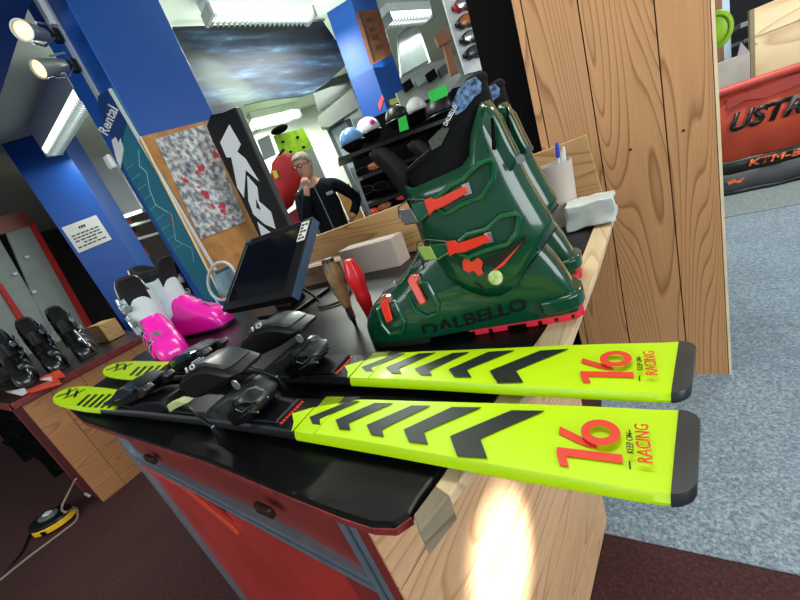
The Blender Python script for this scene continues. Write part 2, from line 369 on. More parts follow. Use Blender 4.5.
# notice
t = thing('notice', 'white printed A4 notice taped to the blue pillar at left', 'sign', pl3(87, 234)[:])
loc = Vector(t.location)
q = [pl3(*p, .004)-loc for p in ((61.5, 227.7), (96, 215), (112, 239.3), (78.8, 253))]
finish('sheet', prism(B(), q, pl3.n*.002), M_PAPER, t)
def q2(a, b, u, v): # bilinear in quad a(TL) b(TR) c(BR) d(BL)
    return (q[0]*(1-u)+q[1]*u)*(1-v)+(q[3]*(1-u)+q[2]*u)*v
def dashes(bm, v, a, b, h, n):
    for k in range(n):
        u0 = a+(b-a)*k/n; u1 = u0+(b-a)/n*(.72+.16*((k*7) % 3)/2)
        prism(bm, [q2(0, 0, u0, v+h/2), q2(0, 0, u1, v+h/2), q2(0, 0, u1, v-h/2), q2(0, 0, u0, v-h/2)], pl3.n*.004)
bm = B(); dashes(bm, .2, .40, .60, .09, 3); finish('heading_print', bm, M_INK, t); bm = B()
for i, (a_, b_, n_) in enumerate(((.1, .9, 6), (.1, .9, 7), (.1, .92, 5), (.3, .7, 3), (.08, .92, 6))): dashes(bm, .40+i*.11, a_, b_, .045, n_)
finish('print', bm, M_INK, t)

# teal panel on the left face of the first pillar
def PYt(px, py): return PY(px, py, 1.27)
t = thing('wall_panel', 'teal and navy printed panel with white handwriting on the side of the blue pillar', 'sign', PYt(150, 200)[:]); loc = Vector(t.location)
bm = prism(B(), [PYt(*p)-loc for p in ((111, 88), (98, 96), (100, 115), (128, 175), (180, 262), (205, 300), (232, 300))], (0, .014, 0)); finish('board', bm, M_TEAL, t)
bm = prism(B(), [PYt(*p)-loc for p in ((111, 88), (98, 96), (100, 115), (121, 156), (123, 137), (128, 118))], (0, -.002, 0)); finish('navy_top', bm, M_BLUED, t)
bm = prism(B(), [PYt(*p)-loc for p in ((112, 140), (116, 137), (119, 143), (121, 138), (124, 150), (121, 168), (117, 160))], (0, -.003, 0)); finish('snow_print', bm, M_WHITE, t)
bm = prism(B(), [PYt(*p)-loc for p in ((108.5, 89.5), (111, 88), (236, 302), (233, 302))], (0, -.004, 0)); finish('white_edging', bm, M_WHITE, t)
bm = B()
for ps in (((139, 150), (140, 166), (147, 172), (150, 190), (156, 205), (168, 212), (172, 214), (176, 240), (192, 248), (194, 262)),):
    tube(bm, [PYt(*p)-loc+Vector((0, -.002, 0)) for p in ps], .0022, 5)
for k in range(9): tube(bm, [PYt(126+k*6, 170+k*10)-loc+Vector((0, -.001, 0)), PYt(134+k*6, 164+k*10)-loc+Vector((0, -.001, 0))], .0012, 4)
finish('line_drawing', bm, mat('pale_teal_ink', '#9CC9D0', .5), t)
bm = B(); ball(bm, PYt(172, 222)-loc, .012, .004, .02); ball(bm, PYt(170, 217)-loc, .007, .004, .008); finish('skier_print', bm, M_REDF, t)
text_on('lettering', 'Rental', PYt(108, 136)-loc, PYt(119, 110)-loc, PYt(98.5, 130)-loc, (0, -1, 0), M_WHITE, t, .015, .004)
# pinboard with the collage poster
def PXp(px, py): return PX(px, py, -2.125)
t = thing('pinboard', 'tall light-wood pinboard fixed crooked on the blue pillar face', 'board', PXp(180, 200)[:]); loc = Vector(t.location)
bm = prism(B(), [PXp(*p)-loc for p in ((139, 137), (213, 119), (232, 150), (262, 236), (262, 262), (232, 300), (224, 300))], (-.012, 0, 0)); finish('board', bm, M_OSB, t)
finish('front_edge', prism(B(), [PXp(*p)-loc+Vector((.001, 0, 0)) for p in ((139, 137), (141, 136.6), (222, 296), (220, 296))], (.003, 0, 0)), M_EDGE, t)
def collage():
    m = bpy.data.materials.new('collage_print'); m.use_nodes = True; nt = m.node_tree; L = nt.links; N = nt.nodes.new; b = nt.nodes['Principled BSDF']; b.inputs['Roughness'].default_value = .45
    tc = N('ShaderNodeTexCoord'); mp = N('ShaderNodeMapping'); mp.inputs['Scale'].default_value = (1, 13, 16); mp.inputs['Rotation'].default_value = (R(8), 0, 0); L.new(tc.outputs['Object'], mp.inputs[0])
    v = N('ShaderNodeTexVoronoi'); v.distance = 'CHEBYCHEV'; v.inputs['Randomness'].default_value = .7; v.inputs['Scale'].default_value = 1; L.new(mp.outputs[0], v.inputs['Vector'])
    n = N('ShaderNodeTexNoise'); n.inputs['Scale'].default_value = 32; n.inputs['Detail'].default_value = 4; L.new(tc.outputs['Object'], n.inputs['Vector'])
    hs = N('ShaderNodeSeparateColor'); L.new(v.outputs['Color'], hs.inputs[0])
    r1 = N('ShaderNodeValToRGB'); e = r1.color_ramp.elements; e[0].position = 0; e[0].color = rgb('#6F7F88'); e[1].position = 1; e[1].color = rgb('#B9C3C8')
    for p, c_ in ((.2, '#A9ABA8'), (.35, '#8E8A82'), (.5, '#C9CDD0'), (.62, '#5F6E7C'), (.72, '#B7AFA5'), (.84, '#8D9AA0')): q_ = e.new(p); q_.color = rgb(c_)
    L.new(hs.outputs[0], r1.inputs[0])
    r2 = N('ShaderNodeValToRGB'); e = r2.color_ramp.elements; e[0].position = .38; e[0].color = rgb('#20242A'); e[1].position = .62; e[1].color = rgb('#F0F2F2'); q_ = e.new(.44); q_.color = rgb('#6B7680'); q_ = e.new(.53); q_.color = rgb('#B9BCBE'); L.new(n.outputs['Fac'], r2.inputs[0])
    mx = N('ShaderNodeMix'); mx.data_type = 'RGBA'; mx.inputs['Factor'].default_value = .6; L.new(r1.outputs[0], mx.inputs['A']); L.new(r2.outputs[0], mx.inputs['B'])
    n2 = N('ShaderNodeTexNoise'); n2.inputs['Scale'].default_value = 13; L.new(tc.outputs['Object'], n2.inputs['Vector']); r3 = N('ShaderNodeValToRGB'); r3.color_ramp.elements[0].position = .62; r3.color_ramp.elements[1].position = .66; L.new(n2.outputs['Fac'], r3.inputs[0])
    mx2 = N('ShaderNodeMix'); mx2.data_type = 'RGBA'; L.new(r3.outputs[0], mx2.inputs['Factor']); L.new(mx.outputs['Result'], mx2.inputs['A']); mx2.inputs['B'].default_value = rgb('#B02A3E'); L.new(mx2.outputs['Result'], b.inputs['Base Color']); return m
bm = prism(B(), [PX(*p, -2.118)-PXp(190, 180) for p in ((155, 139), (206, 124), (246, 222), (201, 239))], (-.003, 0, 0))
meta(finish('photo_collage', bm, collage(), loc=PXp(190, 180)), 'poster of many small ski photographs pinned on the wooden pinboard', 'poster')

# black box sign with white letters
t = thing('box_sign', 'tall black box sign with large white letters behind the touch screen', 'sign', (-1.75, 1.5, 0)); loc = Vector(t.location)
K = lambda px, py, o=0: PY(px, py, 1.5-o)-loc
tl, tr = K(205, 122), K(235, 107); br = K(283, 225)
x0, x1 = tl.x-.005, tr.x
bm = B(); prof = [(x0-.012, 0), (x1+.0, 0), (x1, tr.z), (x1-.1, tr.z+.012), (x1-.2, tl.z+.012), (x0, tl.z-.02), (x0-.01, tl.z-.08)]
prism(bm, [(x, 0, z) for x, z in prof], (0, .03, 0)); finish('body', bm, M_BLK, t, bevel=.004)
finish('side_panel', box(B(), x1, x1+.004, .004, .03, 0, tr.z-.01), M_DKG, t)
kx = lambda P: [(200+.3*x, 80+.3*y) for x, y in P]
L1 = kx([(97, 149), (135, 215), (124, 240), (150, 262), (196, 338), (152, 300), (146, 392), (124, 358), (104, 258), (88, 258), (67, 208)])
L2 = kx([(157, 320), (190, 358), (196, 405), (236, 440), (251, 496), (216, 481), (178, 448), (161, 402)])
L3 = kx([(191, 474), (236, 510), (206, 526)])
for L_ in (L1, L2, L3):
    finish('lettering', prism(B(), [K(*p, .004) for p in L_], (0, .003, 0)), M_WHITE, t)
finish('lettering_counter', prism(B(), [K(*p, .006) for p in ((255.8, 199), (260.5, 209.5), (256.5, 208))], (0, .003, 0)), M_BLK, t)

# spotlights on a rail on the pillar
t = thing('spot_rail', 'white lighting rail running up the blue pillar at upper left', 'rail', (-2.3, 1.27, 1.9)); loc = Vector(t.location)
a, b = PY(40, 0, 1.262)-loc, PY(101, 99, 1.262)-loc
bm = B(); box(bm, a.x-.014, a.x+.014, 0, .015, b.z, 2.8-loc.z); finish('rail', bm, mat('rail_white', '#9CA9AF', .35), t)
bm = B(); c_ = PY(58, 15, 1.25)-loc; box(bm, a.x-.02, a.x+.02, -.03, 0, c_.z, c_.z+.28); finish('rail_adapter', bm, M_WHITE, t, bevel=.004)
def spotlamp(pf, pb, pm, label):
    # pf: pixel of the lit mouth, pb: pixel of the back, pm: pixel where it meets the rail
    Pf, Pb, Pm = PY(*pf, 1.0), PY(*pb, 1.13), PY(*pm, 1.25)
    t = thing('spotlight', label, 'lamp', Pm[:], group=None); loc = Vector(t.location)
    z = (Pf-Pb).normalized(); x = z.orthogonal().normalized(); y = z.cross(x)
    M = Matrix((x, y, z)).transposed().to_4x4(); M.translation = Pb-loc; L = (Pf-Pb).length
    bm = B(); lathe(bm, [(.018, -.01), (.028, 0), (.034, L*.5), (.040, L*.9), (.042, L), (.037, L), (.034, L*.93)], M, 24); finish('shade', bm, M_SILV, t, smooth=True)
    bm = B(); lathe(bm, [(.034, L*.93), (.024, L*.96), (.001, L*.97)], M, 24); finish('bulb', bm, M_LAMPB, t, smooth=True)
    bm = B(); A = M @ Vector((.045, 0, L*.45)); A2 = M @ Vector((-.045, 0, L*.45))
    tube(bm, [A, M @ Vector((.05, 0, -.02)), Vector((0, 0, 0)), M @ Vector((-.05, 0, -.02)), A2], .005, 6); finish('bracket', bm, M_SILV, t, smooth=True)
    finish('mount', box(B(), -.02, .02, -.015, .015, -.03, .03), M_BLK, t, bevel=.003)
    sp = bpy.data.lights.new('spot_beam', 'SPOT'); sp.energy = 12; sp.spot_size = R(70); sp.color = (1, .9, .75); so = bpy.data.objects.new('spot_beam', sp); COL.objects.link(so); so.parent = t
    so.location = Pf-loc+z*.01; so.rotation_euler = z.to_track_quat('-Z', 'Y').to_euler()
spotlamp((22, 30), (44, 35), (57, 36), 'upper silver spotlight on the pillar rail, its round mouth facing the viewer')
spotlamp((38, 69), (64, 65), (74, 66), 'lower silver spotlight on the pillar rail, pointing to the left')

# hanging mural
A_, B_ = PZ(172, 27, 2.79), PZ(322, 22, 2.79)
hm = math.degrees(math.atan2(B_.x-A_.x, B_.y-A_.y)); plm = plane(A_, hm)
def mural_mat():
    m = bpy.data.materials.new('mural_print'); m.use_nodes = True; nt = m.node_tree; L = nt.links; N = nt.nodes.new; b = nt.nodes['Principled BSDF']; b.inputs['Roughness'].default_value = .6
    tc = N('ShaderNodeTexCoord'); mp = N('ShaderNodeMapping'); mp.inputs['Scale'].default_value = (1.0, 1.0, 7); mp.inputs['Rotation'].default_value = (R(0), R(0), 0); L.new(tc.outputs['Object'], mp.inputs[0])
    n = N('ShaderNodeTexNoise'); n.inputs['Scale'].default_value = 1.6; n.inputs['Detail'].default_value = 5; n.inputs['Roughness'].default_value = .6; L.new(mp.outputs[0], n.inputs['Vector'])
    r1 = N('ShaderNodeValToRGB'); e = r1.color_ramp.elements; e[0].position = .40; e[0].color = rgb('#080D18'); e[1].position = .86; e[1].color = rgb('#9DB4C4')
    for p, c_ in ((.48, '#101B2C'), (.57, '#1C2E42'), (.67, '#3E566A')): q_ = e.new(p); q_.color = rgb(c_)
    L.new(n.outputs['Fac'], r1.inputs[0])
    n2 = N('ShaderNodeTexNoise'); n2.inputs['Scale'].default_value = 1.1; L.new(tc.outputs['Object'], n2.inputs['Vector']); r2 = N('ShaderNodeValToRGB'); r2.color_ramp.elements[0].position = .55; r2.color_ramp.elements[1].position = .7; L.new(n2.outputs['Fac'], r2.inputs[0])
    mx = N('ShaderNodeMix'); mx.data_type = 'RGBA'; mm = N('ShaderNodeMath'); mm.operation = 'MULTIPLY'; mm.inputs[1].default_value = .6; L.new(r2.outputs[0], mm.inputs[0]); L.new(mm.outputs[0], mx.inputs['Factor']); L.new(r1.outputs[0], mx.inputs['A']); mx.inputs['B'].default_value = rgb('#5F6F5E'); L.new(mx.outputs['Result'], b.inputs['Base Color']); return m
bm = prism(B(), [plm(*p)-A_ for p in ((172, 28), (240, 26), (322, 22), (334, 40), (352, 58), (345, 66), (328, 82), (312, 93), (301, 97), (270, 100), (243, 106), (236, 113), (205, 117), (195, 95))], plm.n*.02)
meta(finish('mural_banner', bm, mural_mat(), loc=A_), 'large blurred dark blue ski photograph hung below the ceiling between two blue pillars', 'mural')
cbl = PZ(200, 26, 2.79)
curve_obj('ceiling_cable', [plm(168, 31, .05), plm(200, 27, .07), plm(222, 29, .05), plm(250, 25, .07), plm(268, 27, .05), plm(300, 21, .07), plm(325, 20, .05)], .006, M_BLK); meta(bpy.data.objects['ceiling_cable'], 'thin dark cable strung along the top edge of the mural', 'cable')

# ================================================================== MAIN COUNTER
t = thing('counter', 'long shop counter with black worktop, red front, aluminium frame and pine end', 'counter', (-.75, .6, 0)); loc = Vector(t.location)
top = [(-1.40, .235), (-1.18, .203), (-.9, .19), (-.56, .177), (-.38, .162), (-.27, .154), (-.23, .153), (-.207, .158), (-.196, .172), (-.194, .19), (-.118, .50), (-.083, .75), (-.045, 1.18), (-1.62, 1.18), (-1.62, .52), (-1.5, .30)]
bm = prism(B(), [(x-loc.x, y-loc.y, .887) for x, y in top], (0, 0, .013)); finish('worktop', bm, M_BLACK, t, bevel=.004)
bm = B()
edge = top[:12]
for (xa, ya), (xb, yb) in zip(edge[:-2], edge[1:-1]):
    d = Vector((xb-xa, yb-ya, 0)).normalized(); nn = Vector((d.y, -d.x, 0))*.0015
    if xa > -.2: break
    hexa(bm, [Vector((xa, ya, .888))-loc, Vector((xb, yb, .888))-loc, Vector((xb, yb, .888))-loc+nn, Vector((xa, ya, .888))-loc+nn, Vector((xa, ya, .896))-loc, Vector((xb, yb, .896))-loc, Vector((xb, yb, .896))-loc+nn, Vector((xa, ya, .896))-loc+nn])
finish('worktop_edge_band', bm, M_REDTRIM, t)
ei = [(-.193, .172), (-.184, .205), (-.116, .50), (-.081, .75), (-.043, 1.18)]; eo = [(-.180, .158), (-.166, .198), (-.078, .47), (-.046, .73), (-.002, 1.18)]
def eboard(nm, k0, k1, m, z0=.868):
    bm = B()
    for i in range(k0, k1):
        p = [(*ei[i], 0), (*eo[i], 0), (*eo[i+1], 0), (*ei[i+1], 0)]
        hexa(bm, [Vector((x, y, z0))-loc for x, y, _ in p]+[Vector((x, y, .8995))-loc for x, y, _ in p])
    bmesh.ops.remove_doubles(bm, verts=bm.verts, dist=.0001)
    return finish(nm, bm, m, t, bevel=.002)
eboard('edge_board', 1, 4, wood('edge_pine', '#D8C09A', '#A08258', 'y', 8, .6, 9, .8, False, .6), .885)
eboard('worn_edge_board', 0, 1, M_GREYWOOD)
# pine end panel: horizontal boards
a9 = R(9.9); dy = Vector((math.sin(a9), math.cos(a9), 0)); pn = Vector((math.cos(a9), -math.sin(a9), 0))
base = Vector((-.19, .605, 0))-dy*.44; far = .245+.44
bm = B(); z = 0; hs = [.11, .135, .12, .14, .115, .13, .11]; zz = 0
for k, h_ in enumerate(hs):
    z1 = min(zz+h_, .866)
    p = [base, base+dy*far, base+dy*far-pn*.022, base-pn*.022]
    hexa(bm, [q_+Vector((0, 0, zz+.0015))-loc for q_ in p]+[q_+Vector((0, 0, z1-.0015))-loc for q_ in p]); zz = z1
finish('end_panel', bm, M_PINEH, t, bevel=.0012)
bm = B(); p = [base-pn*.025+dy*.002, base+dy*(far-.002)-pn*.025, Vector((-1.3, .86, 0)), Vector((-1.3, .30, 0))]
hexa(bm, [q_-loc+Vector((0, 0, .0)) for q_ in p]+[q_-loc+Vector((0, 0, .866)) for q_ in p]); finish('carcass', bm, M_REDD, t)
# aluminium frame along the front
FA, FB = Vector((-1.24, .247, 0)), Vector((-.305, .174, 0)); fd = (FB-FA).normalized(); fn = Vector((fd.y, -fd.x, 0))
def alu(bm, a, b, wv, wn):    # profile from a to b, width vector wv, depth wn; with a dark groove
    a, b = Vector(a)-loc, Vector(b)-loc; wv = Vector(wv); wn = Vector(wn)
    for s0, s1, mi in ((-.5, -.12, 0), (-.12, .12, 1), (.12, .5, 0)):
        k = wn*.0 if mi == 0 else -wn*.25
        f0 = [a+wv*s0, a+wv*s1, a+wv*s1-wn, a+wv*s0-wn]; f1 = [q_+(b-a) for q_ in f0]
        for q_ in (0, 1): f0[q_] = f0[q_]+k; f1[q_] = f1[q_]+k
        hexa(bm, f0+f1, mi)
for nm, P in (('left', FA), ('right', FB)):
    bm = B(); alu(bm, P, P+Vector((0, 0, .866)), fd*.034, fn*.02); finish('frame_post', bm, [M_ALU, M_ALUD], t)
zb = .725
bm = B(); alu(bm, FA+fd*.018+Vector((0, 0, zb)), FB-fd*.018+Vector((0, 0, zb)), Vector((0, 0, .03)), fn*.02); finish('frame_rail', bm, [M_ALU, M_ALUD], t)
# red fronts
def front(nm, s0, s1, z0, z1, off, m, th=.006, pts=None):
    P = [FA+fd*(s0)+Vector((0, 0, z0)), FA+fd*s1+Vector((0, 0, z0)), FA+fd*s1+Vector((0, 0, z1)), FA+fd*s0+Vector((0, 0, z1))]
    return finish(nm, prism(B(), [q_-loc+fn*off for q_ in P], -fn*th), m, t)
Lf = (FB-FA).length
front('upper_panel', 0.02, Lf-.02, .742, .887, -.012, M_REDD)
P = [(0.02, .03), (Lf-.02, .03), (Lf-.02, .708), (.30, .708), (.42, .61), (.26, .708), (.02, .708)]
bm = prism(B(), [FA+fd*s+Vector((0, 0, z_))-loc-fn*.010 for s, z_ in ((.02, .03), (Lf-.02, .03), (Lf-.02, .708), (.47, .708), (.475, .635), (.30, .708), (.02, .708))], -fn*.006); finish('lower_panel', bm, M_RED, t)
bm = prism(B(), [FA+fd*s+Vector((0, 0, z_))-loc-fn*.009 for s, z_ in ((.02, .69), (.29, .700), (.475, .615), (.47, .605), (.28, .688), (.02, .678))], fn*.006); finish('panel_lip', bm, mat('red_lip', '#D9543F', .3), t)
front('red_strip', Lf+.018, Lf+.034, 0, .866, 0, M_REDD, .02)
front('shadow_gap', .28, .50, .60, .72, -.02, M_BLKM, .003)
bm = box(B(), -.021, .021, -.010, .0, -.010, .010, frame_at(PY(267, 507, .19)-loc, (1, -.05, .0), (0, 1, 0))); finish('bracket', bm, mat('bronze_bracket', '#3A2A24', .4, .5), t, bevel=.004)
bm = box(B(), -.025, .025, -.012, .0, -.01, .01, frame_at(PY(153, 457, .235)-loc, (1, -.05, 0), (0, 1, 0))); finish('bracket', bm, MATS['bronze_bracket'], t, bevel=.004)

# upstand board behind the counter
A0, A1 = PY(313, 240, 1.165), PY(586, 135, 1.165)
t = meta(finish('upstand_board', prism(B(), [(-1.33, 1.15, .905), (-.03, 1.15, .905), (-.05, 1.15, 1.108), (-1.33, 1.15, 1.055)], (0, .022, 0)), M_PLY, bevel=.002), 'long plywood board standing upright along the rear edge of the counter', 'board')

# ================================================================== SKIS
ZT = .925
def HW(x):   # half width along the ski, x = 0 tail .. -1.5 tip
    return interp(x, [(-1.53, .0), (-1.52, .018), (-1.50, .028), (-1.46, .037), (-1.40, .042), (-1.3, .043), (-1.15, .040), (-.9, .0345), (-.65, .0325), (-.45, .0345), (-.25, .040), (-.1, .0455), (0, .0475), (.014, .0475), (.021, .0455), (.026, .041), (.0285, .035)])
def ZL(x): return interp(x, [(-1.53, .018), (-1.45, .012), (-1.35, .006), (-1.2, 0), (0, 0), (.03, .002)])
def TH(x): return interp(x, [(-1.53, .006), (-1.3, .009), (-.95, .014), (-.3, .014), (-.05, .010), (.033, .007)])
def make_ski(y0, label):
    t = thing('ski', label, 'ski', (0, y0, .903), group=None)
    xs = [-1.53, -1.527, -1.52, -1.51, -1.50, -1.48, -1.46, -1.43, -1.40]+[-1.35+.05*i for i in range(27)]+[0, .006, .012, .017, .020, .023, .026, .0285]
    xs = sorted(set(round(x, 4) for x in xs))
    zoff = ZT-.903
    def ring(x, lo=0, hi=1, infl=0):
        w_ = max(HW(x), .002)+infl; sh = max(0, 1+x/.2)*.17; z1 = zoff+ZL(x)-(.014-TH(x)); z0 = z1-TH(x)-infl; z1 += infl
        return [(x+y*sh, y, z) for x, y, z in ((x, -w_, z0), (x, -w_, z0+.35*(z1-z0)), (x, -w_+min(.004, w_*.3), z1), (x, 0, z1+.0006), (x, w_-min(.004, w_*.3), z1), (x, w_, z0+.35*(z1-z0)), (x, w_, z0))]
    def seg(nm, a, b, m, infl=0):
        X = [a]+[x for x in xs if a < x < b]+[b]
        return finish(nm, loft(B(), [ring(x, infl=infl) for x in X]), m, t, smooth=True, sharp=35)
    seg('ski_core', -1.10, -.40, M_SKIB); seg('tail_section', -.40, .014, M_NEON); seg('tail_protector', .014, .0285, M_CAP, .0006); seg('shovel', -1.53, -1.10, M_NEON)
    def zt(x): return zoff+ZL(x)-(.014-TH(x))+.0008
    def deco(nm, pts, m, th=.0008, up=.0):   # pts local (x, y) on the top sheet
        return finish(nm, prism(B(), [(x, y, zt(x)+up) for x, y in pts], (0, 0, th)), m, t)
    def loc_(px, py): p = PZ(px, py, ZT); return (p.x, p.y-.262)
    # slanted edges of the two yellow fields
    w1 = lambda x: HW(x)-.0005
    deco('yellow_edge', [(-.395, -w1(-.395)), (-.395, w1(-.395)), (-.36, w1(-.36)), (-.36, -w1(-.36))], M_NEON)
    deco('black_corner', [(-.400, w1(-.40)), (-.330, w1(-.33)), (-.350, .026), (-.400, .012)], M_SKIB, .0006, .0002)
    deco('yellow_field', [(-.401, .012), (-.401, -w1(-.40)), (-.412, -.02), (-.432, -.004)], M_NEON)
    deco('yellow_field', [(-1.101, w1(-1.1)), (-1.101, -w1(-1.1)), (-1.0, -w1(-1.0)), (-1.06, 0), (-1.16, w1(-1.16)-.001)], M_NEON)
    chev = [[(544, 409.5), (511, 409.5), (450, 436), (457, 455.5), (487, 457), (480, 438)],
            [(481, 407), (452, 407), (404, 430), (409, 442), (428, 444), (424, 432)],
            [(430, 406), (412, 406), (367, 426), (372, 435.5), (384, 437), (382, 430)],
            [(393, 404), (375, 404), (336, 421), (340, 430), (351, 431), (349, 424)],
            [(360, 402), (350, 402), (310, 418), (313, 425), (321, 426), (320, 420)]]
    for c_ in chev: deco('chevron', [loc_(*p) for p in c_], M_CHEV, .0008, .0004)
    # comb of slanted black stripes on the shovel
    for k in range(6):
        x = -1.06-.042*k; deco('shovel_stripe', [(x, -.034), (x+.018, -.034), (x-.028+.006*k*.3, .022-.003*k), (x-.046+.006*k*.3, .022-.003*k)], M_CHEV, .0008, .0002)
    # double-V logo near the tip
    def st(a, b, wd=.0038):
        a, b = Vector((*a, 0)), Vector((*b, 0)); d = (b-a).normalized(); n_ = Vector((-d.y, d.x, 0))*wd
        deco('tip_logo', [(p.x, p.y) for p in (a-n_, b-n_, b+n_, a+n_)], M_INK, .0008, .0002)
    for ox in (0, .062):
        q = -1.452+ox; st((q-.030, -.020), (q, .002)); st((q, .002), (q+.026, -.010)); st((q-.034, .016), (q, .002)); st((q, .002), (q+.004, .024))
    # lettering: glyph tops towards the tip
    def tx(nm, s, pl_, pr_, pb, pt, m, bold):
        # pl_/pr_ pixels bracketing x (top of glyph, baseline); pb/pt pixels bracketing y (start, end)
        xa, xb = loc_(*pl_)[0], loc_(*pr_)[0]; ya, yb = loc_(*pb)[1], loc_(*pt)[1]; z_ = zoff+.0006
        return text_on(nm, s, (xb, ya, z_), (xb, yb, z_), (xa, ya, z_), (0, 0, 1), m, t, bold, .0005)
    # big 16 drawn from strokes
    xa, xb = loc_(556, 450)[0], loc_(621, 440)[0]; ya, yb = loc_(588, 467)[1], loc_(592, 420)[1]
    def N(u, v): return (xb+(xa-xb)*v, ya+(yb-ya)*u)     # u along reading direction, v glyph height
    deco('number_16', [N(*p) for p in ((.20, 0), (.36, 0), (.36, 1), (.24, 1), (.0, .92), (.0, .78), (.20, .84))], M_REDINK, .0008, .0004)
    bm = B(); n = 28; oc = (.715, .31); ro = (.285, .31); ri = (.135, .165)
    A = [bm.verts.new((*N(oc[0]+ro[0]*math.cos(2*math.pi*k/n), oc[1]+ro[1]*math.sin(2*math.pi*k/n)), zoff+.0012)) for k in range(n)]
    C_ = [bm.verts.new((*N(oc[0]+ri[0]*math.cos(2*math.pi*k/n), oc[1]+ri[1]*math.sin(2*math.pi*k/n)), zoff+.0012)) for k in range(n)]
    for k in range(n): bm.faces.new((A[k], A[(k+1) % n], C_[(k+1) % n], C_[k]))
    finish('number_16', bm, M_REDINK, t)
    deco('number_16', [N(*p) for p in ((.43, .36), (.44, .5), (.50, .68), (.66, 1.0), (.84, 1.0), (.66, .66), (.6, .54), (.58, .42))], M_REDINK, .0006, .0004)
    tx('lettering', 'KEEP ON', (626, 440), (633, 440), (630, 454), (631, 434), M_INK, .0)
    tx('lettering', 'RACING', (636, 445), (651, 445), (641, 463), (643, 425), M_REDINK, .004)
    for py in ((628.5, 460.5, 463), (630.5, 429, 425)):
        a = loc_(629, py[1]); deco('lettering_dash', [(a[0]-.0005, a[1]-.004), (a[0]+.0006, a[1]-.004), (a[0]+.0006, a[1]+.003), (a[0]-.0005, a[1]+.003)], M_INK)
    # small green and red print near the heel binding
    for k, (m, s) in enumerate(((mat('lime_ink', '#B7D84A', .4), 1), (M_REDINK, .8), (M_REDINK, .7))):
        bm = B(); x = -.462+.013*k
        for j in range(9): box(bm, x-.003, x+.003, -.024+j*.0055, -.0205+j*.0055, zoff+.0006, zoff+.0011)
        finish('small_print', bm, m, t)
    # ---------------- bindings
    Zs = zoff
    def prof(nm, pts, y_a, y_b, m, taper=.0, bev=.004, parent=None):   # side outline in (x, z)
        bm = B(); n_ = len(pts); cx_ = sum(p[0] for p in pts)/n_; cz_ = sum(p[1] for p in pts)/n_
        def rr(y, k): return [(cx_+(x-cx_)*k, y, cz_+(z-cz_)*k) for x, z in pts]
        loft(bm, [rr(y_a, 1-taper), rr(y_a+(y_b-y_a)*.22, 1), rr(y_a+(y_b-y_a)*.78, 1), rr(y_b, 1-taper)])
        return finish(nm, bm, m, parent or t, bevel=bev, smooth=True, sharp=30)
    tr = finish('binding_track', box(B(), -1.10, -.44, -.026, .026, Zs, Zs+.006), M_BLK, t, bevel=.003)
    def tr_(pts, y=-.034):
        P = [(p.x, p.z-.903) for p in (PY(*q_, .262+y*.3) for q_ in pts)]; a_ = sum(p[0] for p in P)/len(P); zl = min(p[1] for p in P)
        return [(a_+(x-a_)*.86-.004, zl+(z_-zl)*.80) for x, z_ in P]
    bind = prof('toe_piece', tr_([(114.4, 390), (121, 380), (135, 373), (150, 374.6), (154, 384), (150, 392.5), (132, 401), (121, 402), (116, 397)]), -.030, .030, M_BLK, .08, .005)
    prof('toe_cap', tr_([(121, 389), (126, 381), (137, 376.5), (146, 378), (146, 384), (135, 391), (125, 394)], -.036), -.0365, .028, mat('blue_smoke_plastic', '#27384E', .12, coat=.7, vscale=50, var=.4), .04, .002, bind)
    prof('toe_wing', tr_([(147, 381), (152, 377), (158, 381), (156, 390), (149, 392)], -.030), -.031, -.012, M_SMOKE, .1, .002, bind)
    prof('toe_wing', tr_([(147, 381), (152, 377), (158, 381), (156, 390), (149, 392)], -.030), .012, .031, M_SMOKE, .1, .002, bind)
    prof('foot_plate', tr_([(132, 401), (150, 393), (171, 391), (181, 405), (160, 408), (135, 407)]), -.029, .029, M_BLK, .04, .003, bind)
    finish('white_label', box(B(), -.90, -.868, -.014, .010, Zs+.0235, Zs+.0245), M_WHITE, bind)
    prof('pale_clip', tr_([(174, 397), (186, 391), (199, 393), (186, 400), (178, 406)], -.026), -.027, -.012, mat('pale_lime_pad', '#B9C58C', .5), .05, .001, bind)
    hp = prof('heel_piece', tr_([(198, 413), (217, 393), (234, 377), (245, 377), (256, 385.6), (267, 390), (266, 403), (256, 412), (234, 417), (209, 416)]), -.029, .029, M_SMOKE, .12, .006)
    prof('heel_cup', tr_([(180, 379), (183, 369), (195.5, 356), (212, 351), (228.5, 353), (252, 361), (245, 369), (228.5, 381.5), (206.5, 392.5), (196, 392.5), (190, 384)], -.036), -.031, .031, M_BLK, .10, .006, hp)
    prof('heel_cup_top', tr_([(188, 366), (199, 357), (212, 353), (226, 355), (240, 360), (228, 366), (208, 371), (195, 374)], -.030), -.024, .024, M_SMOKE, .04, .003, hp)
    prof('heel_lever', tr_([(204, 358), (214, 354), (226, 357), (222, 364), (210, 366)], -.014), -.014, .014, mat('clear_grey_plastic', '#8B9090', .2, vscale=60, var=.4), .06, .002, hp)
    ct = tr_([(197, 362), (206, 358), (199, 372), (192, 376)], -.036)
    for k in range(2): finish('cup_slot', box(B(), ct[0][0]+.012*k, ct[0][0]+.012*k+.004, -.0175, -.002, ct[0][1]+.006, ct[0][1]+.0085), M_SILV, hp)
    for k in range(3): finish('boot_stop_rib', box(B(), -1.005+.022*k, -.995+.022*k, -.022, .022, Zs+.022, Zs+.030-.002*k), M_SMOKE, bind, bevel=.002)
    p = PY(237, 384, .227); bm = B(); lathe(bm, [(.001, 0), (.0075, 0), (.0075, .002), (.001, .002)], frame_at((p.x, -.036, p.z-.903), (1, 0, 0), (0, 0, 1)), 16); finish('round_emblem', bm, M_SILV, hp)
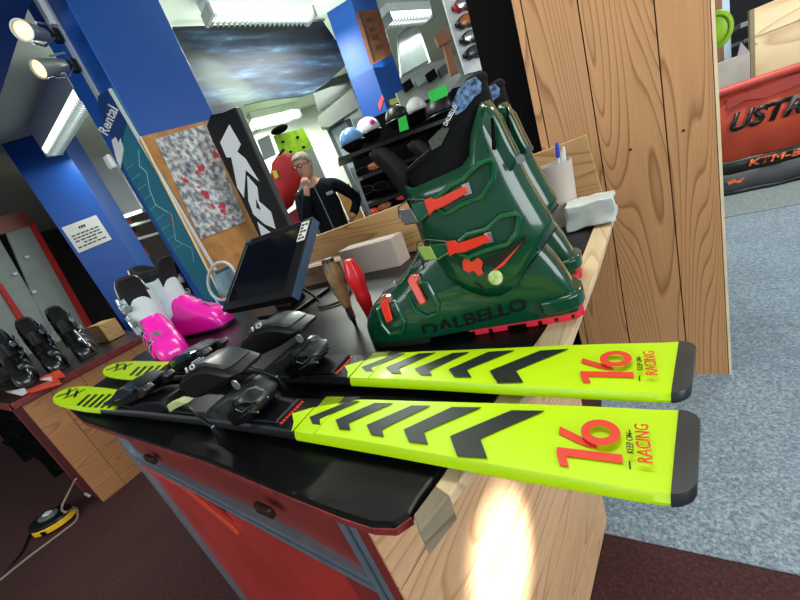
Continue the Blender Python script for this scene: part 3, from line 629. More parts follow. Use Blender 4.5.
    prof('heel_spring', tr_([(236, 402), (240, 392), (252, 388), (266, 392), (270, 399), (262, 410), (246, 416)], -.030), -.036, .010, M_BLK, .05, .003, hp)
    bm = B()
    for ps in (((234, 412), (233, 402), (241, 397), (248, 389), (256, 387), (264, 390)), ((236, 409), (243, 412), (252, 405), (262, 404), (268, 397)), ((240, 418), (250, 412), (258, 412))):
        tube(bm, [Vector((p.x, -.038, p.z-.903)) for p in (PY(*q_, .224) for q_ in ps)], .0016, 6)
    finish('spring_wire', bm, M_CHROME, hp, smooth=True)
    a_, b_, c_ = [PY(*q_, .2255) for q_ in ((187, 373), (196, 368), (185, 368))]
    text_on('lettering', '10', *[Vector((p.x, -.0365, p.z-.903)) for p in (a_, b_, c_)], (0, -1, 0), M_WHITE, hp, .02, .001)
    bw = [PY(*q_, y_) for q_, y_ in (((190, 408), .226), ((196, 414), .215), ((205, 421), .205), ((213, 427), .197))]
    bw = [Vector((p.x, p.y-.262, max(p.z-.903, .004))) for p in bw]
    bm = B(); tube(bm, bw, .0028, 6); ba = finish('brake_arm', bm, M_CHROME, t, smooth=True)
    e_ = bw[-1]; g_ = PZ(227, 443, .912)-Vector((0, .262, .903))
    bm = B(); tube(bm, [e_, e_.lerp(g_, .3), e_.lerp(g_, .75), g_], [.0035, .0065, .0075, .005], 8); finish('brake_paddle', bm, M_BLK, ba, smooth=True)
    return t
sk = make_ski(.262, 'neon yellow and black ski lying nearest the viewer on the counter')
s2 = copy_tree(sk); s2.location = (.014, .372, .903); s2.rotation_euler = (0, 0, R(-.9)); s2['label'] = 'neon yellow and black ski lying behind the nearest one, next to the green boots'
sk['group'] = s2['group'] = 'pair of yellow and black skis'

# ================================================================== BOOTS
# local frame: x = X + .27, y = Y - .55, z = Z - .90 ; toe points to -x
LS = [(-.203, .030, .020), (-.195, .055, .036), (-.178, .078, .044), (-.150, .094, .049), (-.115, .108, .052), (-.075, .128, .052), (-.045, .155, .050), (-.015, .180, .047), (.03, .205, .044), (.08, .205, .042), (.13, .180, .040), (.165, .14, .038), (.188, .100, .036), (.203, .060, .032), (.209, .03, .024)]
def side_y(x, z):      # outer surface of shell or cuff on the near side (local y, negative)
    k = .055*(1-min(1, abs((x-.085)/.135)**2.6))**.5 if -.045 < x < .215 and z > .075 else 0
    tz = interp(x, [(a, b) for a, b, c in LS]); hw = interp(x, [(a, c) for a, b, c in LS])
    q_ = max(0, min(1, (z-.012)/max(tz-.012, .01))); s_ = hw*(1-q_**3.2)**.5 if q_ < 1 else 0
    s_ *= (.93+.07*math.sin(min(1, q_*2)*math.pi/2))
    return -max(k if z > zb_cuff(x) else 0, s_)
def zb_cuff(x): return interp(x, [(-.04, .172), (0, .125), (.04, .085), (.08, .066), (.12, .080), (.16, .120), (.21, .150)])
def zt_cuff(x): return interp(x, [(-.04, .283), (-.02, .272), (0, .262), (.06, .266), (.10, .270), (.115, .30), (.145, .335), (.19, .337)])
XF = [(.04, .002), (.10, -.012), (.17, -.022), (.28, -.027), (.34, -.03)]
XB = [(.04, .198), (.15, .1965), (.225, .172), (.34, .146)]
BM = Matrix.Translation((-.258, .530, .90)) @ Matrix.Rotation(R(7), 4, 'Z') @ Matrix.Diagonal((.915, 1, .985, 1)); BMI = BM.inverted()
def hit(px, py, y0=-.05, surf=side_y, off=.0):
    y = y0; o_ = BMI @ O; d_ = BMI.to_3x3() @ ray(px, py)
    for _ in range(10):
        p = o_+d_*((y-o_.y)/d_.y); y = .5*y+.5*(surf(p.x, p.z)-off)
    return o_+d_*((surf(p.x, p.z)-off-o_.y)/d_.y)
def make_boot(name, label, cat, mats, group=None, detail=True, low=False):
    mshell, mcuff, mliner, msole, mlever = mats
    t = thing(name, label, cat, (0, 0, 0), 0, group)
    # lower shell
    rings = []
    for x, tz, hw in LS:
        r = []
        for k in range(20):
            a = -math.pi/2+2*math.pi*k/20; cz_, sz = math.cos(a), math.sin(a)
            zc = .012; 
            if sz < 0: z_ = zc*(1+sz*abs(sz)**.2)+0.004; z_ = .014-.006*abs(sz)
            else: z_ = zc+(tz-zc)*abs(sz)**.62*(1 if sz >= 0 else -1)
            r.append((x, hw*(1 if cz_ >= 0 else -1)*abs(cz_)**.55, z_))
        rings.append(r)
    shell = finish('lower_shell', loft(B(), rings), mshell, t, smooth=True, sub=1, sharp=80)
    # cuff: open sleeve
    n = 40; m_ = 10; grid = []
    bm = B()
    for j in range(m_+1):
        row = []
        for k in range(n):
            th = 2*math.pi*k/n
            def xy(z):
                a, b = interp(z, XF), interp(z, XB); c_ = (a+b)/2; h_ = (b-a)/2
                q_ = abs(math.cos(th))**(2/2.6)*(1 if math.cos(th) >= 0 else -1); s_ = abs(math.sin(th))**(2/2.6)*(1 if math.sin(th) >= 0 else -1)
                return c_-h_*q_, .0545*s_*interp(z, [(.06, 1.0), (.2, 1.0), (.34, .86)])
            zb_, zt_ = zb_cuff(xy(.12)[0]), zt_cuff(xy(.28)[0]); z = zb_+(zt_-zb_)*j/m_
            x, y = xy(z); row.append(bm.verts.new((x, y, z)))
        grid.append(row)
    for a, b in zip(grid, grid[1:]):
        for k in range(n): bm.faces.new((a[k], a[(k+1) % n], b[(k+1) % n], b[k]))
    cuff = finish('cuff', bm, mcuff, t, smooth=True, solid=.004, sharp=70)
    # rear spoiler blocks on the cuff
    if detail:
        for y_ in (-.024, .024):
            prism_pts = [(.098, .262), (.112, .30), (.140, .333), (.152, .315), (.160, .28), (.168, .25), (.15, .235)]
            bm = prism(B(), [(x, y_-.013, z) for x, z in prism_pts], (0, .026, 0)); finish('spine_rib', bm, mcuff, cuff, bevel=.006, smooth=True)
    # liner
    bm = B(); n = 32
    def lin_ring(z, th, infl=0):
        a = interp(z, [(.20, -.015), (.28, -.018), (.335, .035), (.366, .072)]); b = interp(z, [(.20, .165), (.30, .150), (.366, .146)])
        c_, h_ = (a+b)/2, (b-a)/2; return (c_-(h_+infl)*math.cos(th), (.044+infl)*math.sin(th)*interp(z, [(.2, 1), (.392, .75)]), z)
    def ztl(th):
        q_ = (1-math.cos(th))/2      # 0 front, 1 back
        return sinterp(q_, [(0, .30), (.4, .305), (1, .335)]) if low else sinterp(q_, [(0, .285), (.25, .295), (.55, .330), (.78, .362), (1, .366)])
    G = []
    for j in range(9):
        G.append([bm.verts.new(lin_ring(.20+(ztl(2*math.pi*k/n)-.20)*j/8, 2*math.pi*k/n)) for k in range(n)])
    for a, b in zip(G, G[1:]):
        for k in range(n): bm.faces.new((a[k], a[(k+1) % n], b[(k+1) % n], b[k]))
    liner = finish('liner', bm, mliner, t, smooth=True, solid=.011, sharp=80)
    # padded rim
    rim = [lin_ring(ztl(2*math.pi*k/n), 2*math.pi*k/n, -.005) for k in range(n)]; rim.append(rim[0])
    finish('liner_rim', tube(B(), rim, .0075, 8, cap=False), mliner, liner, smooth=True)
    # tongue
    rings = []
    for (x, z, wd) in ((-.005, .20, .034), (-.022, .26, .036), (-.036, .295, .037), (-.052, .320, .034), (-.060, .332, .022)):
        rings.append([(x+.010*(1-math.cos(q_))-.006, wd*math.sin(q_), z) for q_ in [math.pi*(k-6)/14 for k in range(13)]]+[(x+.010*(1-math.cos(q_))+.006, wd*math.sin(q_)*.9, z+.004) for q_ in [math.pi*(6-k)/14 for k in range(13)]])
    finish('tongue', loft(B(), rings), mliner, t, smooth=True, sharp=70)
    # sole
    bm = B()
    def solepoly(x0, x1, z0, z1, grow=.002):
        X = [x0+(x1-x0)*k/10 for k in range(11)]; w_ = [interp(x, [(a, c) for a, b, c in LS])*.90+grow for x in X]
        prism(bm, [(x, -q_, z0) for x, q_ in zip(X, w_)]+[(x, q_, z0) for x, q_ in zip(X[::-1], w_[::-1])], (0, 0, z1-z0))
    solepoly(.02, .212, .008, .020); 
    for a, b in ((.03, .055), (.062, .088), (.12, .140), (.146, .166), (.172, .192), (.197, .213)): solepoly(a, b, 0.0005, .010)
    finish('heel_sole', bm, msole, t, bevel=.002)
    bm = B(); solepoly(-.205, -.06, .0005, .014); finish('toe_sole', bm, mat('sole_black', '#1A1416', .6), t, bevel=.002)
    if detail:
        bm = B(); X = [.15, .17, .19, .205, .214, .218]; w_ = [.046, .046, .043, .036, .026, .012]
        prism(bm, [(x, -q_, .020) for x, q_ in zip(X, w_)]+[(x, q_, .020) for x, q_ in zip(X[::-1], w_[::-1])], (0, 0, .024)); finish('heel_ledge', bm, mshell, shell, bevel=.004, smooth=True)
    return t, shell, cuff, liner
def conform(name, pixels, off, th, m, parent, surf=side_y, hole=None, bev=.0012):
    """outline traced on the near side of the boot, laid on its curved surface and given thickness"""
    pts = [hit(*p, off=off) for p in pixels]
    bm = prism(B(), pts, (0, -th, 0)); return finish(name, bm, m, parent, bevel=bev, smooth=True, sharp=30)
def loopframe(name, pixels, r, off, m, parent):
    pts = [hit(*p, off=off) for p in pixels]; pts.append(pts[0]); pts.append(pts[1]); return finish(name, tube(B(), pts, r, 8, cap=False), m, parent, smooth=True)
Z1 = lambda x, y: (360+x*.3, 60+y*.3)
Z2 = lambda x, y: (360+x*.3, 190+y*.3)
def dress(t, shell, cuff, liner, mf, ml, mladder, letter=True):
    """buckles, straps, emblem and lettering of the near side"""
    # upper cuff buckle, middle buckle, two instep buckles: frame outline, lever polygon, wire, ladder
    spec = [
      (cuff, [Z1(235, 480), Z1(300, 420), Z1(345, 395), Z1(395, 345), Z1(435, 333), Z1(448, 345), Z1(445, 400), Z1(405, 455), Z1(340, 480), Z1(285, 515)], [Z1(215, 465), Z1(240, 458), Z1(250, 466), Z1(352, 418), Z1(362, 440), Z1(285, 485), Z1(248, 500), Z1(234, 518)], [Z1(228, 510), Z1(200, 540), Z1(150, 548), Z1(130, 520), Z1(128, 490), Z1(160, 465), Z1(215, 465)], [Z1(130, 498), Z1(172, 495), Z1(198, 540), Z1(150, 546)]),
      (cuff, [Z2(300, 195), Z2(360, 145), Z2(420, 130), Z2(470, 85), Z2(515, 77), Z2(530, 88), Z2(525, 140), Z2(490, 180), Z2(420, 200), Z2(360, 225)], [Z2(288, 170), Z2(318, 165), Z2(326, 176), Z2(425, 145), Z2(436, 168), Z2(350, 205), Z2(318, 208), Z2(300, 220)], [Z2(300, 205), Z2(260, 230), Z2(215, 235), Z2(190, 205), Z2(190, 175), Z2(225, 165), Z2(290, 172)], [Z2(192, 190), Z2(235, 185), Z2(258, 228), Z2(218, 232)]),
      (shell, [Z2(158, 345), Z2(200, 300), Z2(222, 310), Z2(260, 380), Z2(258, 412), Z2(225, 425), Z2(185, 405)], [Z2(160, 300), Z2(172, 280), Z2(193, 275), Z2(200, 285), Z2(190, 305), Z2(222, 370), Z2(203, 380), Z2(178, 330)], [Z2(165, 300), Z2(160, 275), Z2(190, 245), Z2(215, 240), Z2(210, 262), Z2(190, 275)], [Z2(175, 262), Z2(188, 242), Z2(205, 228), Z2(208, 248)]),
      (shell, [Z2(60, 400), Z2(95, 355), Z2(120, 375), Z2(148, 440), Z2(140, 475), Z2(100, 480), Z2(75, 450)], [Z2(70, 372), Z2(82, 348), Z2(103, 342), Z2(108, 355), Z2(95, 372), Z2(110, 430), Z2(92, 440), Z2(78, 400)], [Z2(72, 372), Z2(75, 345), Z2(110, 310), Z2(128, 308), Z2(120, 330), Z2(100, 345)], [Z2(85, 335), Z2(98, 318), Z2(118, 300), Z2(122, 318)])]
    for i, (par, fr, lv, wi, la) in enumerate(spec):
        f = loopframe('buckle', fr, .0042, .003, mf, par)
        conform('lever', lv, .006, .005, ml, f)
        c_ = [hit(*p, off=.004) for p in lv]; a = (c_[4]+c_[3])/2
        finish('lever_spring', box(B(), -.006, .006, -.004, .004, -.008, .008, Matrix.Translation(a)), M_CHROME, f, bevel=.001)
        finish('wire', tube(B(), [hit(*p, off=.006) for p in wi], .0013, 6), M_CHROME, f, smooth=True)
        lad = conform('ladder', la, .004, .004, mladder if i == 1 else M_SILV, f)
        for k in range(4):
            u = (k+.5)/4; A_1 = Vector(la[0]).lerp(Vector(la[1]), u); A_2 = Vector(la[3]).lerp(Vector(la[2]), u)
            finish('ladder_tooth', tube(B(), [hit(*A_1, off=.009), hit(*A_2, off=.009)], .0009, 5), M_DKG, lad) if 0 else None
    # strap bands towards the front
    conform('strap', [Z1(225, 470), Z1(170, 478), Z1(195, 540), Z1(235, 515)], .001, .003, mf, cuff)
    conform('strap', [Z2(300, 175), Z2(235, 180), Z2(255, 230), Z2(305, 215)], .001, .003, mf, cuff)
    if not letter: return
    # black joint lines
    finish('cuff_seam', tube(B(), [hit(*Z2(*p), off=.0015) for p in ((655, 125), (610, 190), (560, 258), (525, 310), (490, 338), (455, 345), (410, 330), (380, 305))], .0012, 6), M_INK, cuff, smooth=True)
    # pivot emblem
    p = hit(*Z2(452, 290), off=.002); bm = B(); lathe(bm, [(.001, 0), (.0115, 0), (.0115, .004), (.009, .0055), (.001, .0055)], frame_at(p, (1, 0, 0), (0, 0, 1)), 24); finish('pivot_emblem', bm, mat('lime_emblem', '#A9CC4B', .3, vscale=120, col2='#E4EBC8'), cuff, smooth=True)
    # upper spoiler window and cuff screw
    conform('side_window', [Z1(436, 195), Z1(447, 190), Z1(455, 300), Z1(440, 300)], .002, .002, M_BLKM, cuff)
    conform('side_window', [Z1(486, 155), Z1(495, 160), Z1(503, 235), Z1(494, 210)], .002, .002, M_BLKM, cuff)
    p = hit(*Z1(535, 330), off=.002); bm = B(); lathe(bm, [(.001, 0), (.006, 0), (.006, .003), (.001, .003)], frame_at(p, (1, 0, 0), (0, 0, 1)), 16); finish('cuff_screw', bm, M_SILV, cuff, smooth=True)
    # black swoosh, orange wing, model letters
    conform('black_stripe', [Z2(405, 240), Z2(470, 205), Z2(555, 150), (505+18, 190+55), Z2(445, 258)], .0015, .001, M_INK, cuff, bev=0)
    conform('orange_stripe', [Z2(415, 290), Z2(470, 245), Z2(540, 175), Z2(480, 250)], .002, .001, M_REDINK, cuff, bev=0)
    conform('orange_mark', [Z2(342, 240), Z2(352, 220), Z2(372, 240), Z2(395, 225), Z2(410, 240), Z2(405, 262), Z2(412, 278), Z2(395, 285), Z2(380, 268), Z2(362, 275), Z2(345, 265)], .0018, .001, M_REDINK, shell, bev=0)
    def surf_text(s, pxa, pxb, hgt, par, m, bold=.02, nm='lettering'):
        bm = text_bm(s, bold)
        bmesh.ops.triangulate(bm, faces=bm.faces)
        A_1, B_1 = Vector(pxa), Vector(pxb); d = B_1-A_1; nrm = Vector((d.y, -d.x)).normalized()*hgt
        for v in bm.verts:
            q_ = A_1+d*v.co.x+nrm*v.co.y; v.co = hit(q_.x, q_.y, off=.0022)
        return finish(nm, bm, m, par)
    surf_text('DALBELLO', Z2(214, 492), Z2(560, 398), 12.5, shell, M_INK, .03)
    surf_text('CXT', Z2(430, 240), Z2(515, 190), 8, cuff, M_INK, .0)
gm = (M_GREEN, M_GREEN, mat('liner_black', '#07080B', .85, var=.3, vscale=60, spec=.25), M_SOLE, M_ORANGE)
boot, shell, cuff, liner = make_boot('ski_boot', 'glossy dark green ski boot with orange buckles standing nearer the viewer', 'ski boot', gm)
dress(boot, shell, cuff, liner, M_GREENF, M_ORANGE, mat('lime_ladder', '#A8C868', .35))
# liner print
def liner_y(x, z): return -.0455*interp(z, [(.2, 1), (.392, .75)])
M_HEX = mat('blue_mesh_print', '#6C9AD0', .5, vscale=160, col2='#14202E')
def lhit(px, py, off=0): return hit(px, py, -.04, liner_y, off)
finish('mesh_print', prism(B(), [lhit(*Z1(*p), off=.001) for p in ((385, 55), (405, 75), (405, 105), (380, 125), (350, 165), (320, 185), (305, 150), (330, 95), (355, 70))], (0, -.001, 0)), M_HEX, liner)
finish('mesh_print', prism(B(), [lhit(*Z1(*p), off=.001) for p in ((228, 270), (270, 228), (300, 225), (270, 285), (240, 300))], (0, -.001, 0)), mat('dark_mesh_print', '#1E2A26', .5, vscale=200, col2='#3F4A2E'), liner)
bm = text_bm('DALBELLO', .02)
A_1, B_1 = Vector(Z1(290, 220)), Vector(Z1(325, 155)); d_ = B_1-A_1; nr = Vector((d_.y, -d_.x)).normalized()*4.5
for v in bm.verts: q_ = A_1+d_*v.co.x+nr*v.co.y; v.co = lhit(q_.x, q_.y, .003)
finish('lettering', bm, M_WHITE, liner)
boot2 = copy_tree(boot)
boot.location = BM.translation; boot.rotation_euler = (0, 0, R(7)); boot2.location = (-.268, .688, .90); boot2.rotation_euler = (0, 0, R(4)); boot.scale = boot2.scale = (.915, 1, .985)
boot2['label'] = 'glossy dark green ski boot of the same pair, mostly hidden behind the nearer one'
boot['group'] = boot2['group'] = 'pair of green ski boots'
# white and pink boots
pm = (M_PINK, M_WHITEB, mat('liner_charcoal', '#17181C', .85, var=.2), mat('boot_sole_dark', '#20151C', .5), M_CHROME)
pb, sh_, cu_, li_ = make_boot('ski_boot', 'white and pink ski boot, right one of its pair, toe beside the touch screen', 'ski boot', pm, detail=False, low=True)
dress(pb, sh_, cu_, li_, M_PINK, M_CHROME, M_SILV, letter=False)
for ch in cu_.children:
    if ch.name.startswith(('buckle', 'strap')): ch.data.materials[0] = M_WHITEB
pb2 = copy_tree(pb)
pb['group'] = pb2['group'] = 'pair of white and pink ski boots'
pb2['label'] = 'white and pink ski boot, left one of its pair, toe behind the ski bindings'
def put(o, toe, rz, s): 
    # boot toe (local -.205,0,0) at world toe; rz = rotation about z
    o.rotation_euler = (0, 0, rz); o.scale = (s, s, s)
    v = Matrix.Rotation(rz, 3, 'Z') @ Vector((-.205*s, 0, 0)); o.location = (toe[0]-v.x, toe[1]-v.y, .90)
put(pb, (-1.235, .70), R(190), .90)
put(pb2, (-1.19, .468), R(160), .84)
pb.scale.y *= 1.12; pb2.scale.y *= -1.12
# black boots on the left counter
km = (mat('black_gloss_shell', '#0E0F11', .25, coat=.5), MATS['black_gloss_shell'], MATS['liner_charcoal'], MATS['boot_sole_dark'], M_CHROME)
kb, s1_, c1_, l1_ = make_boot('ski_boot', 'black ski boot on the left counter, nearest its right end', 'ski boot', km, detail=False, low=True)
dress(kb, s1_, c1_, l1_, M_DKG, M_SILV, M_SILV, letter=False)
KB = [(kb, 'black ski boot on the left counter, nearest its right end beside the wooden ledge'), (copy_tree(kb), 'black ski boot on the left counter, in the middle of the three'), (copy_tree(kb), 'black ski boot on the left counter, leftmost of the three')]
for i, (o, lb) in enumerate(KB):
    o['label'] = lb; o['group'] = 'black ski boots on the left counter'
LC_Z = .782
for o, lb in KB: o.scale = (1.15, 1.15, 1.15)
for (o, lb), (px, py, rz) in zip(KB, ((90, 357, 168), (60, 371, 168), (30, 386, 168))):
    p = PZ(px, py, LC_Z); o.rotation_euler = (0, 0, R(rz)); v = Matrix.Rotation(R(rz), 3, 'Z') @ Vector((-.235, 0, 0)); o.location = (p.x-v.x, p.y-v.y, LC_Z)

# ================================================================== TALL WOODEN CABINET
t = thing('tall_cabinet', 'tall cabinet of warm pine planks standing behind the counter at right', 'cabinet', (.03, 1.587, 0)); loc = Vector(t.location)
xs_ = [-.226, -.197, -.033, .163, .292]
bm = B()
for a, b in zip(xs_, xs_[1:]): box(bm, a+.0018-loc.x, b-.0018-loc.x, 0, .022, .0, 2.45)
finish('plank_front', bm, M_PINE, t, bevel=.0015)
finish('edge_strip', box(B(), .2925-loc.x, .301-loc.x, 0, .022, 0, 2.45), M_EDGE, t)
finish('body', box(B(), -.224-loc.x, .299-loc.x, .023, .5, .02, 2.45), M_BLKM, t)
bm = B()
for p in ((683.5, 130.5), (630.5, 149.5)):
    q_ = PY(*p, 1.5865)-loc; lathe(bm, [(.0001, 0), (.0042, 0), (.0042, .0012), (.0001, .0012)], frame_at(q_+Vector((0, -.0005, 0)), (1, 0, 0), (0, 0, 1)), 10)
finish('screw_holes', bm, M_INK, t)
t2 = meta(finish('black_curtain', box(B(), -.40, -.228, 1.70, 1.76, 0, 2.6), M_BLKM, bevel=.004), 'plain black panel standing just left of and behind the tall pine cabinet', 'panel')

# ================================================================== THINGS ON THE COUNTER
# touch screen
t = thing('touch_screen', 'black touch screen monitor leaning back on the counter between boots', 'monitor', (-.985, .775, .90)); loc = Vector(t.location)
psi, th_ = R(2), R(51.2); u = Vector((math.cos(psi), math.sin(psi), 0)); nb = Vector((-math.sin(psi), math.cos(psi), 0)); v = Vector((0, 0, 1))*math.cos(th_)+nb*math.sin(th_); w_ = u.cross(v)   # w_ toward viewer
C0 = Vector((-.985, .760, 1.065))-loc
M = Matrix((u, v, w_)).transposed().to_4x4(); M.translation = C0
if M.col[2].xyz.z < 0: print('screen normal down')
finish('housing', box(B(), -.170, .170, -.142, .142, -.034, 0, M), M_BLK, t, bevel=.004)
finish('side_reflection', box(B(), .1705, .172, -.141, .141, -.032, -.003, M), mat('blue_reflection_sticker', '#4E6E92', .3, .3), t)  # blue reflection on the housing side, painted in as colour
finish('screen', box(B(), -.148, .128, -.112, .112, 0, .001, M), M_GLASSBLK, t)
bm = B(); box(bm, -.150, -.148, -.114, .114, 0, .0018, M); finish('screen_line', bm, M_SILV, t)
finish('sticker', box(B(), .128, .163, .055, .130, .001, .0018, M), M_PAPER, t)
bm = B()
for r_ in range(5):
    for c_ in range(2):
        if (r_*2+c_) % 4 != 3: box(bm, .132+c_*.015, .144+c_*.015, .062+r_*.013, .070+r_*.013, .0018, .0022, M)
finish('sticker_print', bm, M_INK, t)
finish('corner_sticker', box(B(), -.166, -.138, .127, .139, 0, .001, M), MATS['blue_reflection_sticker'], t)
bm = B(); hinge = M @ Vector((0, -.02, -.034)); prism(bm, [(hinge.x-.04, hinge.y-.005, hinge.z), (hinge.x-.04, hinge.y+.03, hinge.z-.03), (hinge.x-.04, .05, .012), (hinge.x-.04, -.03, .012)], (.08, 0, 0)); finish('stand', bm, M_BLK, t, bevel=.004)
finish('base', box(B(), -.10, .10, -.07, .11, .0, .012), M_BLK, t, bevel=.004)
curve_obj('power_cable', [hinge+Vector((.05, .02, -.04)), Vector((.16, -.02, .02)), Vector((.20, -.06, .006)), Vector((.27, -.03, .006)), Vector((.24, .05, .006))], .004, M_BLK, t)
# cardboard boxes
def carton(px, yf, dy_, m, label, flap=False):
    a, b, c_, d = [PY(*p, yf) for p in px]     # TL TR BR BL
    x0, x1 = (a.x+d.x)/2, (b.x+c_.x)/2
    t = thing('cardboard_box', label, 'box', ((x0+x1)/2, yf, .90)); L_ = (x1-x0)/2; hz = (a.z+b.z)/2-.90
    finish('body', box(B(), -L_, L_, 0, dy_, 0, hz), m, t, bevel=.002)
    finish('tape_seam', box(B(), -L_+.01, L_-.01, dy_*.42, dy_*.55, hz, hz+.0006), M_PAPER, t)
    return t, hz
t, hz = carton([(303, 268), (340, 262), (350, 286), (306, 301)], .985, .10, M_CARD, 'brown cardboard box standing behind the wooden awl handle')
finish('slit', box(B(), -.10, -.02, -.0008, 0, .045, .048), M_INK, t)
finish('slit', box(B(), .094, .097, -.0008, 0, .01, hz), M_INK, t)
carton([(342, 260), (388, 229), (400, 266), (352, 288)], 1.0, .08, M_CARDW, 'paler grey-beige cardboard box behind the red handle, right of the brown one')
# tools standing upright in holes
t = thing('wooden_awl', 'brown wooden awl handle with dark ferrule standing upright in the counter', 'tool', (-.547, .575, .90)); t.scale = (1, 1, 1)
bm = B(); lathe(bm, [(.0095, .052), (.0105, .058), (.0145, .078), (.0165, .090), (.0155, .102), (.0175, .118), (.0185, .132), (.017, .148), (.0135, .162), (.0115, .170), (.0001, .171)], n=24); finish('handle', bm, mat('handle_wood', '#A98455', .45, vscale=22, col2='#6E5434'), t, smooth=True)
bm = B(); lathe(bm, [(.0128, .1625), (.0145, .164), (.0135, .170), (.0115, .1715)], n=24); finish('handle_ring', bm, MATS['bronze_bracket'], t, smooth=True)
bm = B(); lathe(bm, [(.0075, .020), (.0085, .024), (.0085, .052), (.0075, .053)], n=20); finish('ferrule', bm, M_CHROME, t, smooth=True)
bm = B(); lathe(bm, [(.003, .0), (.005, .012), (.006, .022)], n=12); finish('spike', bm, M_BLK, t, smooth=True)
t = thing('red_screwdriver', 'red fluted plastic tool handle standing upright beside the green boot toe', 'tool', (-.488, .570, .90)); t.scale = (1, 1, 1)
bm = B(); n = 30; rings = []
for r_, z_ in ((.009, .0), (.010, .015), (.012, .04), (.015, .062), (.0165, .072), (.0155, .080), (.0165, .092), (.0205, .112), (.0205, .124), (.017, .138), (.0135, .150), (.0125, .156), (.009, .159), (.0005, .160)):
    w_ = .10 if .09 < z_ < .155 else 0
    rings.append([(r_*(1-w_*(.5+.5*math.cos(6*2*math.pi*k/n)))*math.cos(2*math.pi*k/n), r_*(1-w_*(.5+.5*math.cos(6*2*math.pi*k/n)))*math.sin(2*math.pi*k/n), z_) for k in range(n)])
loft(bm, rings); finish('handle', bm, mat('red_plastic', '#E8202E', .3, coat=.4, var=.03), t, smooth=True, sharp=60)
bm = B(); lathe(bm, [(.0001, 0), (.016, 0), (.016, .003), (.0001, .003)], n=20); finish('collar', bm, M_REDD, t)
# pen cup
t = thing('pen_cup', 'pale cardboard cup holding pens behind the green boots', 'cup', (-.135, 1.09, .90)); t.scale = (1.1, 1.1, 1.27)
bm = B(); lathe(bm, [(.0001, 0), (.036, 0), (.043, .132), (.0405, .132), (.034, .005), (.0001, .005)], n=28); finish('cup', bm, mat('cup_card', '#C9BBAF', .75, var=.04), t, smooth=True)
def pen(x, y, tx_, ty_, L_, body, cap, lb):
    t = thing('pen', lb, 'pen', (-.135+x, 1.085+y, .91), 0, 'pens in the cup'); d = Vector((tx_, ty_, 1)).normalized()
    finish('barrel', tube(B(), [(0, 0, 0), d*L_], .0042, 8), body, t, smooth=True); finish('cap', tube(B(), [d*(L_-.001), d*(L_+.03), d*(L_+.037)], [.0055, .005, .003], 8), cap, t, smooth=True)
pen(.0, -.005, .10, .0, .172, M_WHITE, mat('blue_cap', '#1B3FC4', .35), 'white pen with a blue cap, tallest in the cardboard cup')
pen(.012, .012, .10, .03, .155, M_WHITE, M_WHITE, 'plain white pen at the right rim of the cardboard cup')
pen(-.008, .012, .2, .02, .150, M_PAPER, M_WHITE, 'plain white pen just left of the right-hand one in the cup')
# crumpled foam block
bm = B(); box(bm, -.058, .050, -.04, .045, 0, .062)
bmesh.ops.subdivide_edges(bm, edges=bm.edges, cuts=5, use_grid_fill=True)
for v_ in bm.verts: v_.co += Vector((noise.noise(v_.co*38), noise.noise(v_.co*38+Vector((9, 0, 0))), noise.noise(v_.co*38+Vector((0, 9, 0)))))*.007
t = meta(finish('foam_block', bm, mat('foam_white', '#CDD6D2', .5, vscale=30, var=.1, coat=.2), smooth=True, bevel=.003, loc=(-.058, 1.02, .905)), 'crumpled translucent white block of plastic film at the counter end', 'wrap')
# white oval tray with papers
t = thing('paper_holder', 'white oval wire ring holding leaflets behind the touch screen', 'holder', (-1.47, .95, .90)); loc = Vector(t.location)
cc = [PY(222+14*math.cos(k*math.pi/12), 281+19*math.sin(k*math.pi/12), .95)-loc for k in range(25)]
finish('ring', tube(B(), cc, .007, 8, cap=False), M_WHITE, t, smooth=True)
finish('leaflets', prism(B(), [PY(*p, .955)-loc for p in ((213, 273), (230, 266), (234, 285), (226, 296), (218, 292))], (0, .02, 0)), mat('leaflet_blue', '#B7D2DC', .5, vscale=16, col2='#7FAFC4'), t)
finish('leaflet_stripe', prism(B(), [PY(*p, .952)-loc for p in ((215, 272), (231, 265), (231.5, 267.5), (216, 275))], (0, .002, 0)), M_TEAL, t)
finish('wooden_back', prism(B(), [PY(*p, .98)-loc for p in ((211, 272), (216, 270), (226, 296), (221, 298))], (0, .01, 0)), M_PLY, t)
finish('foot', tube(B(), [cc[8], Vector((cc[8].x, 0, .004))], .006, 8), M_WHITE, t)

# ================================================================== LEFT COUNTER
X0, YA, YB, XW = -2.85, .33, .93, -5.6
t = thing('side_counter', 'left shop counter with pine plank end, dark red side and red-edged dark top', 'counter', (-3.2, .7, 0)); loc = Vector(t.location)
bm = B(); y = YA
for k, h_ in enumerate((.13, .15, .14, .16, .15)):
    y1 = min(y+h_, YB+.1); zlo = .0 if k < 2 else .05
    box(bm, X0-.02-loc.x, X0-loc.x, y-loc.y+.001, y1-loc.y-.001, zlo, .745); y = y1
finish('plank_end', bm, M_PINE_L, t, bevel=.0015)
LY = 1.04
finish('top', prism(B(), [(X0+.01-loc.x, YA-.03-loc.y, .757), (X0+.01-loc.x, LY-loc.y, .757), (XW-loc.x, LY+.55-loc.y, .757), (XW-loc.x, YA-.03-loc.y, .757)], (0, 0, .023)), mat('brown_top', '#2A1F1C', .35, var=.2), t)
bm = B(); box(bm, X0+.01-loc.x, X0+.02-loc.x, YA-.04-loc.y, LY-loc.y, .75, .788); box(bm, XW-loc.x, X0+.02-loc.x, YA-.045-loc.y, YA-.03-loc.y, .75, .788); finish('red_edge', bm, M_REDTRIM, t, bevel=.002)
finish('red_side', box(B(), X0-.30-loc.x, X0-.021-loc.x, YA-loc.y, YA+.02-loc.y, 0, .755), mat('maroon_side', '#571A1E', .5), t)
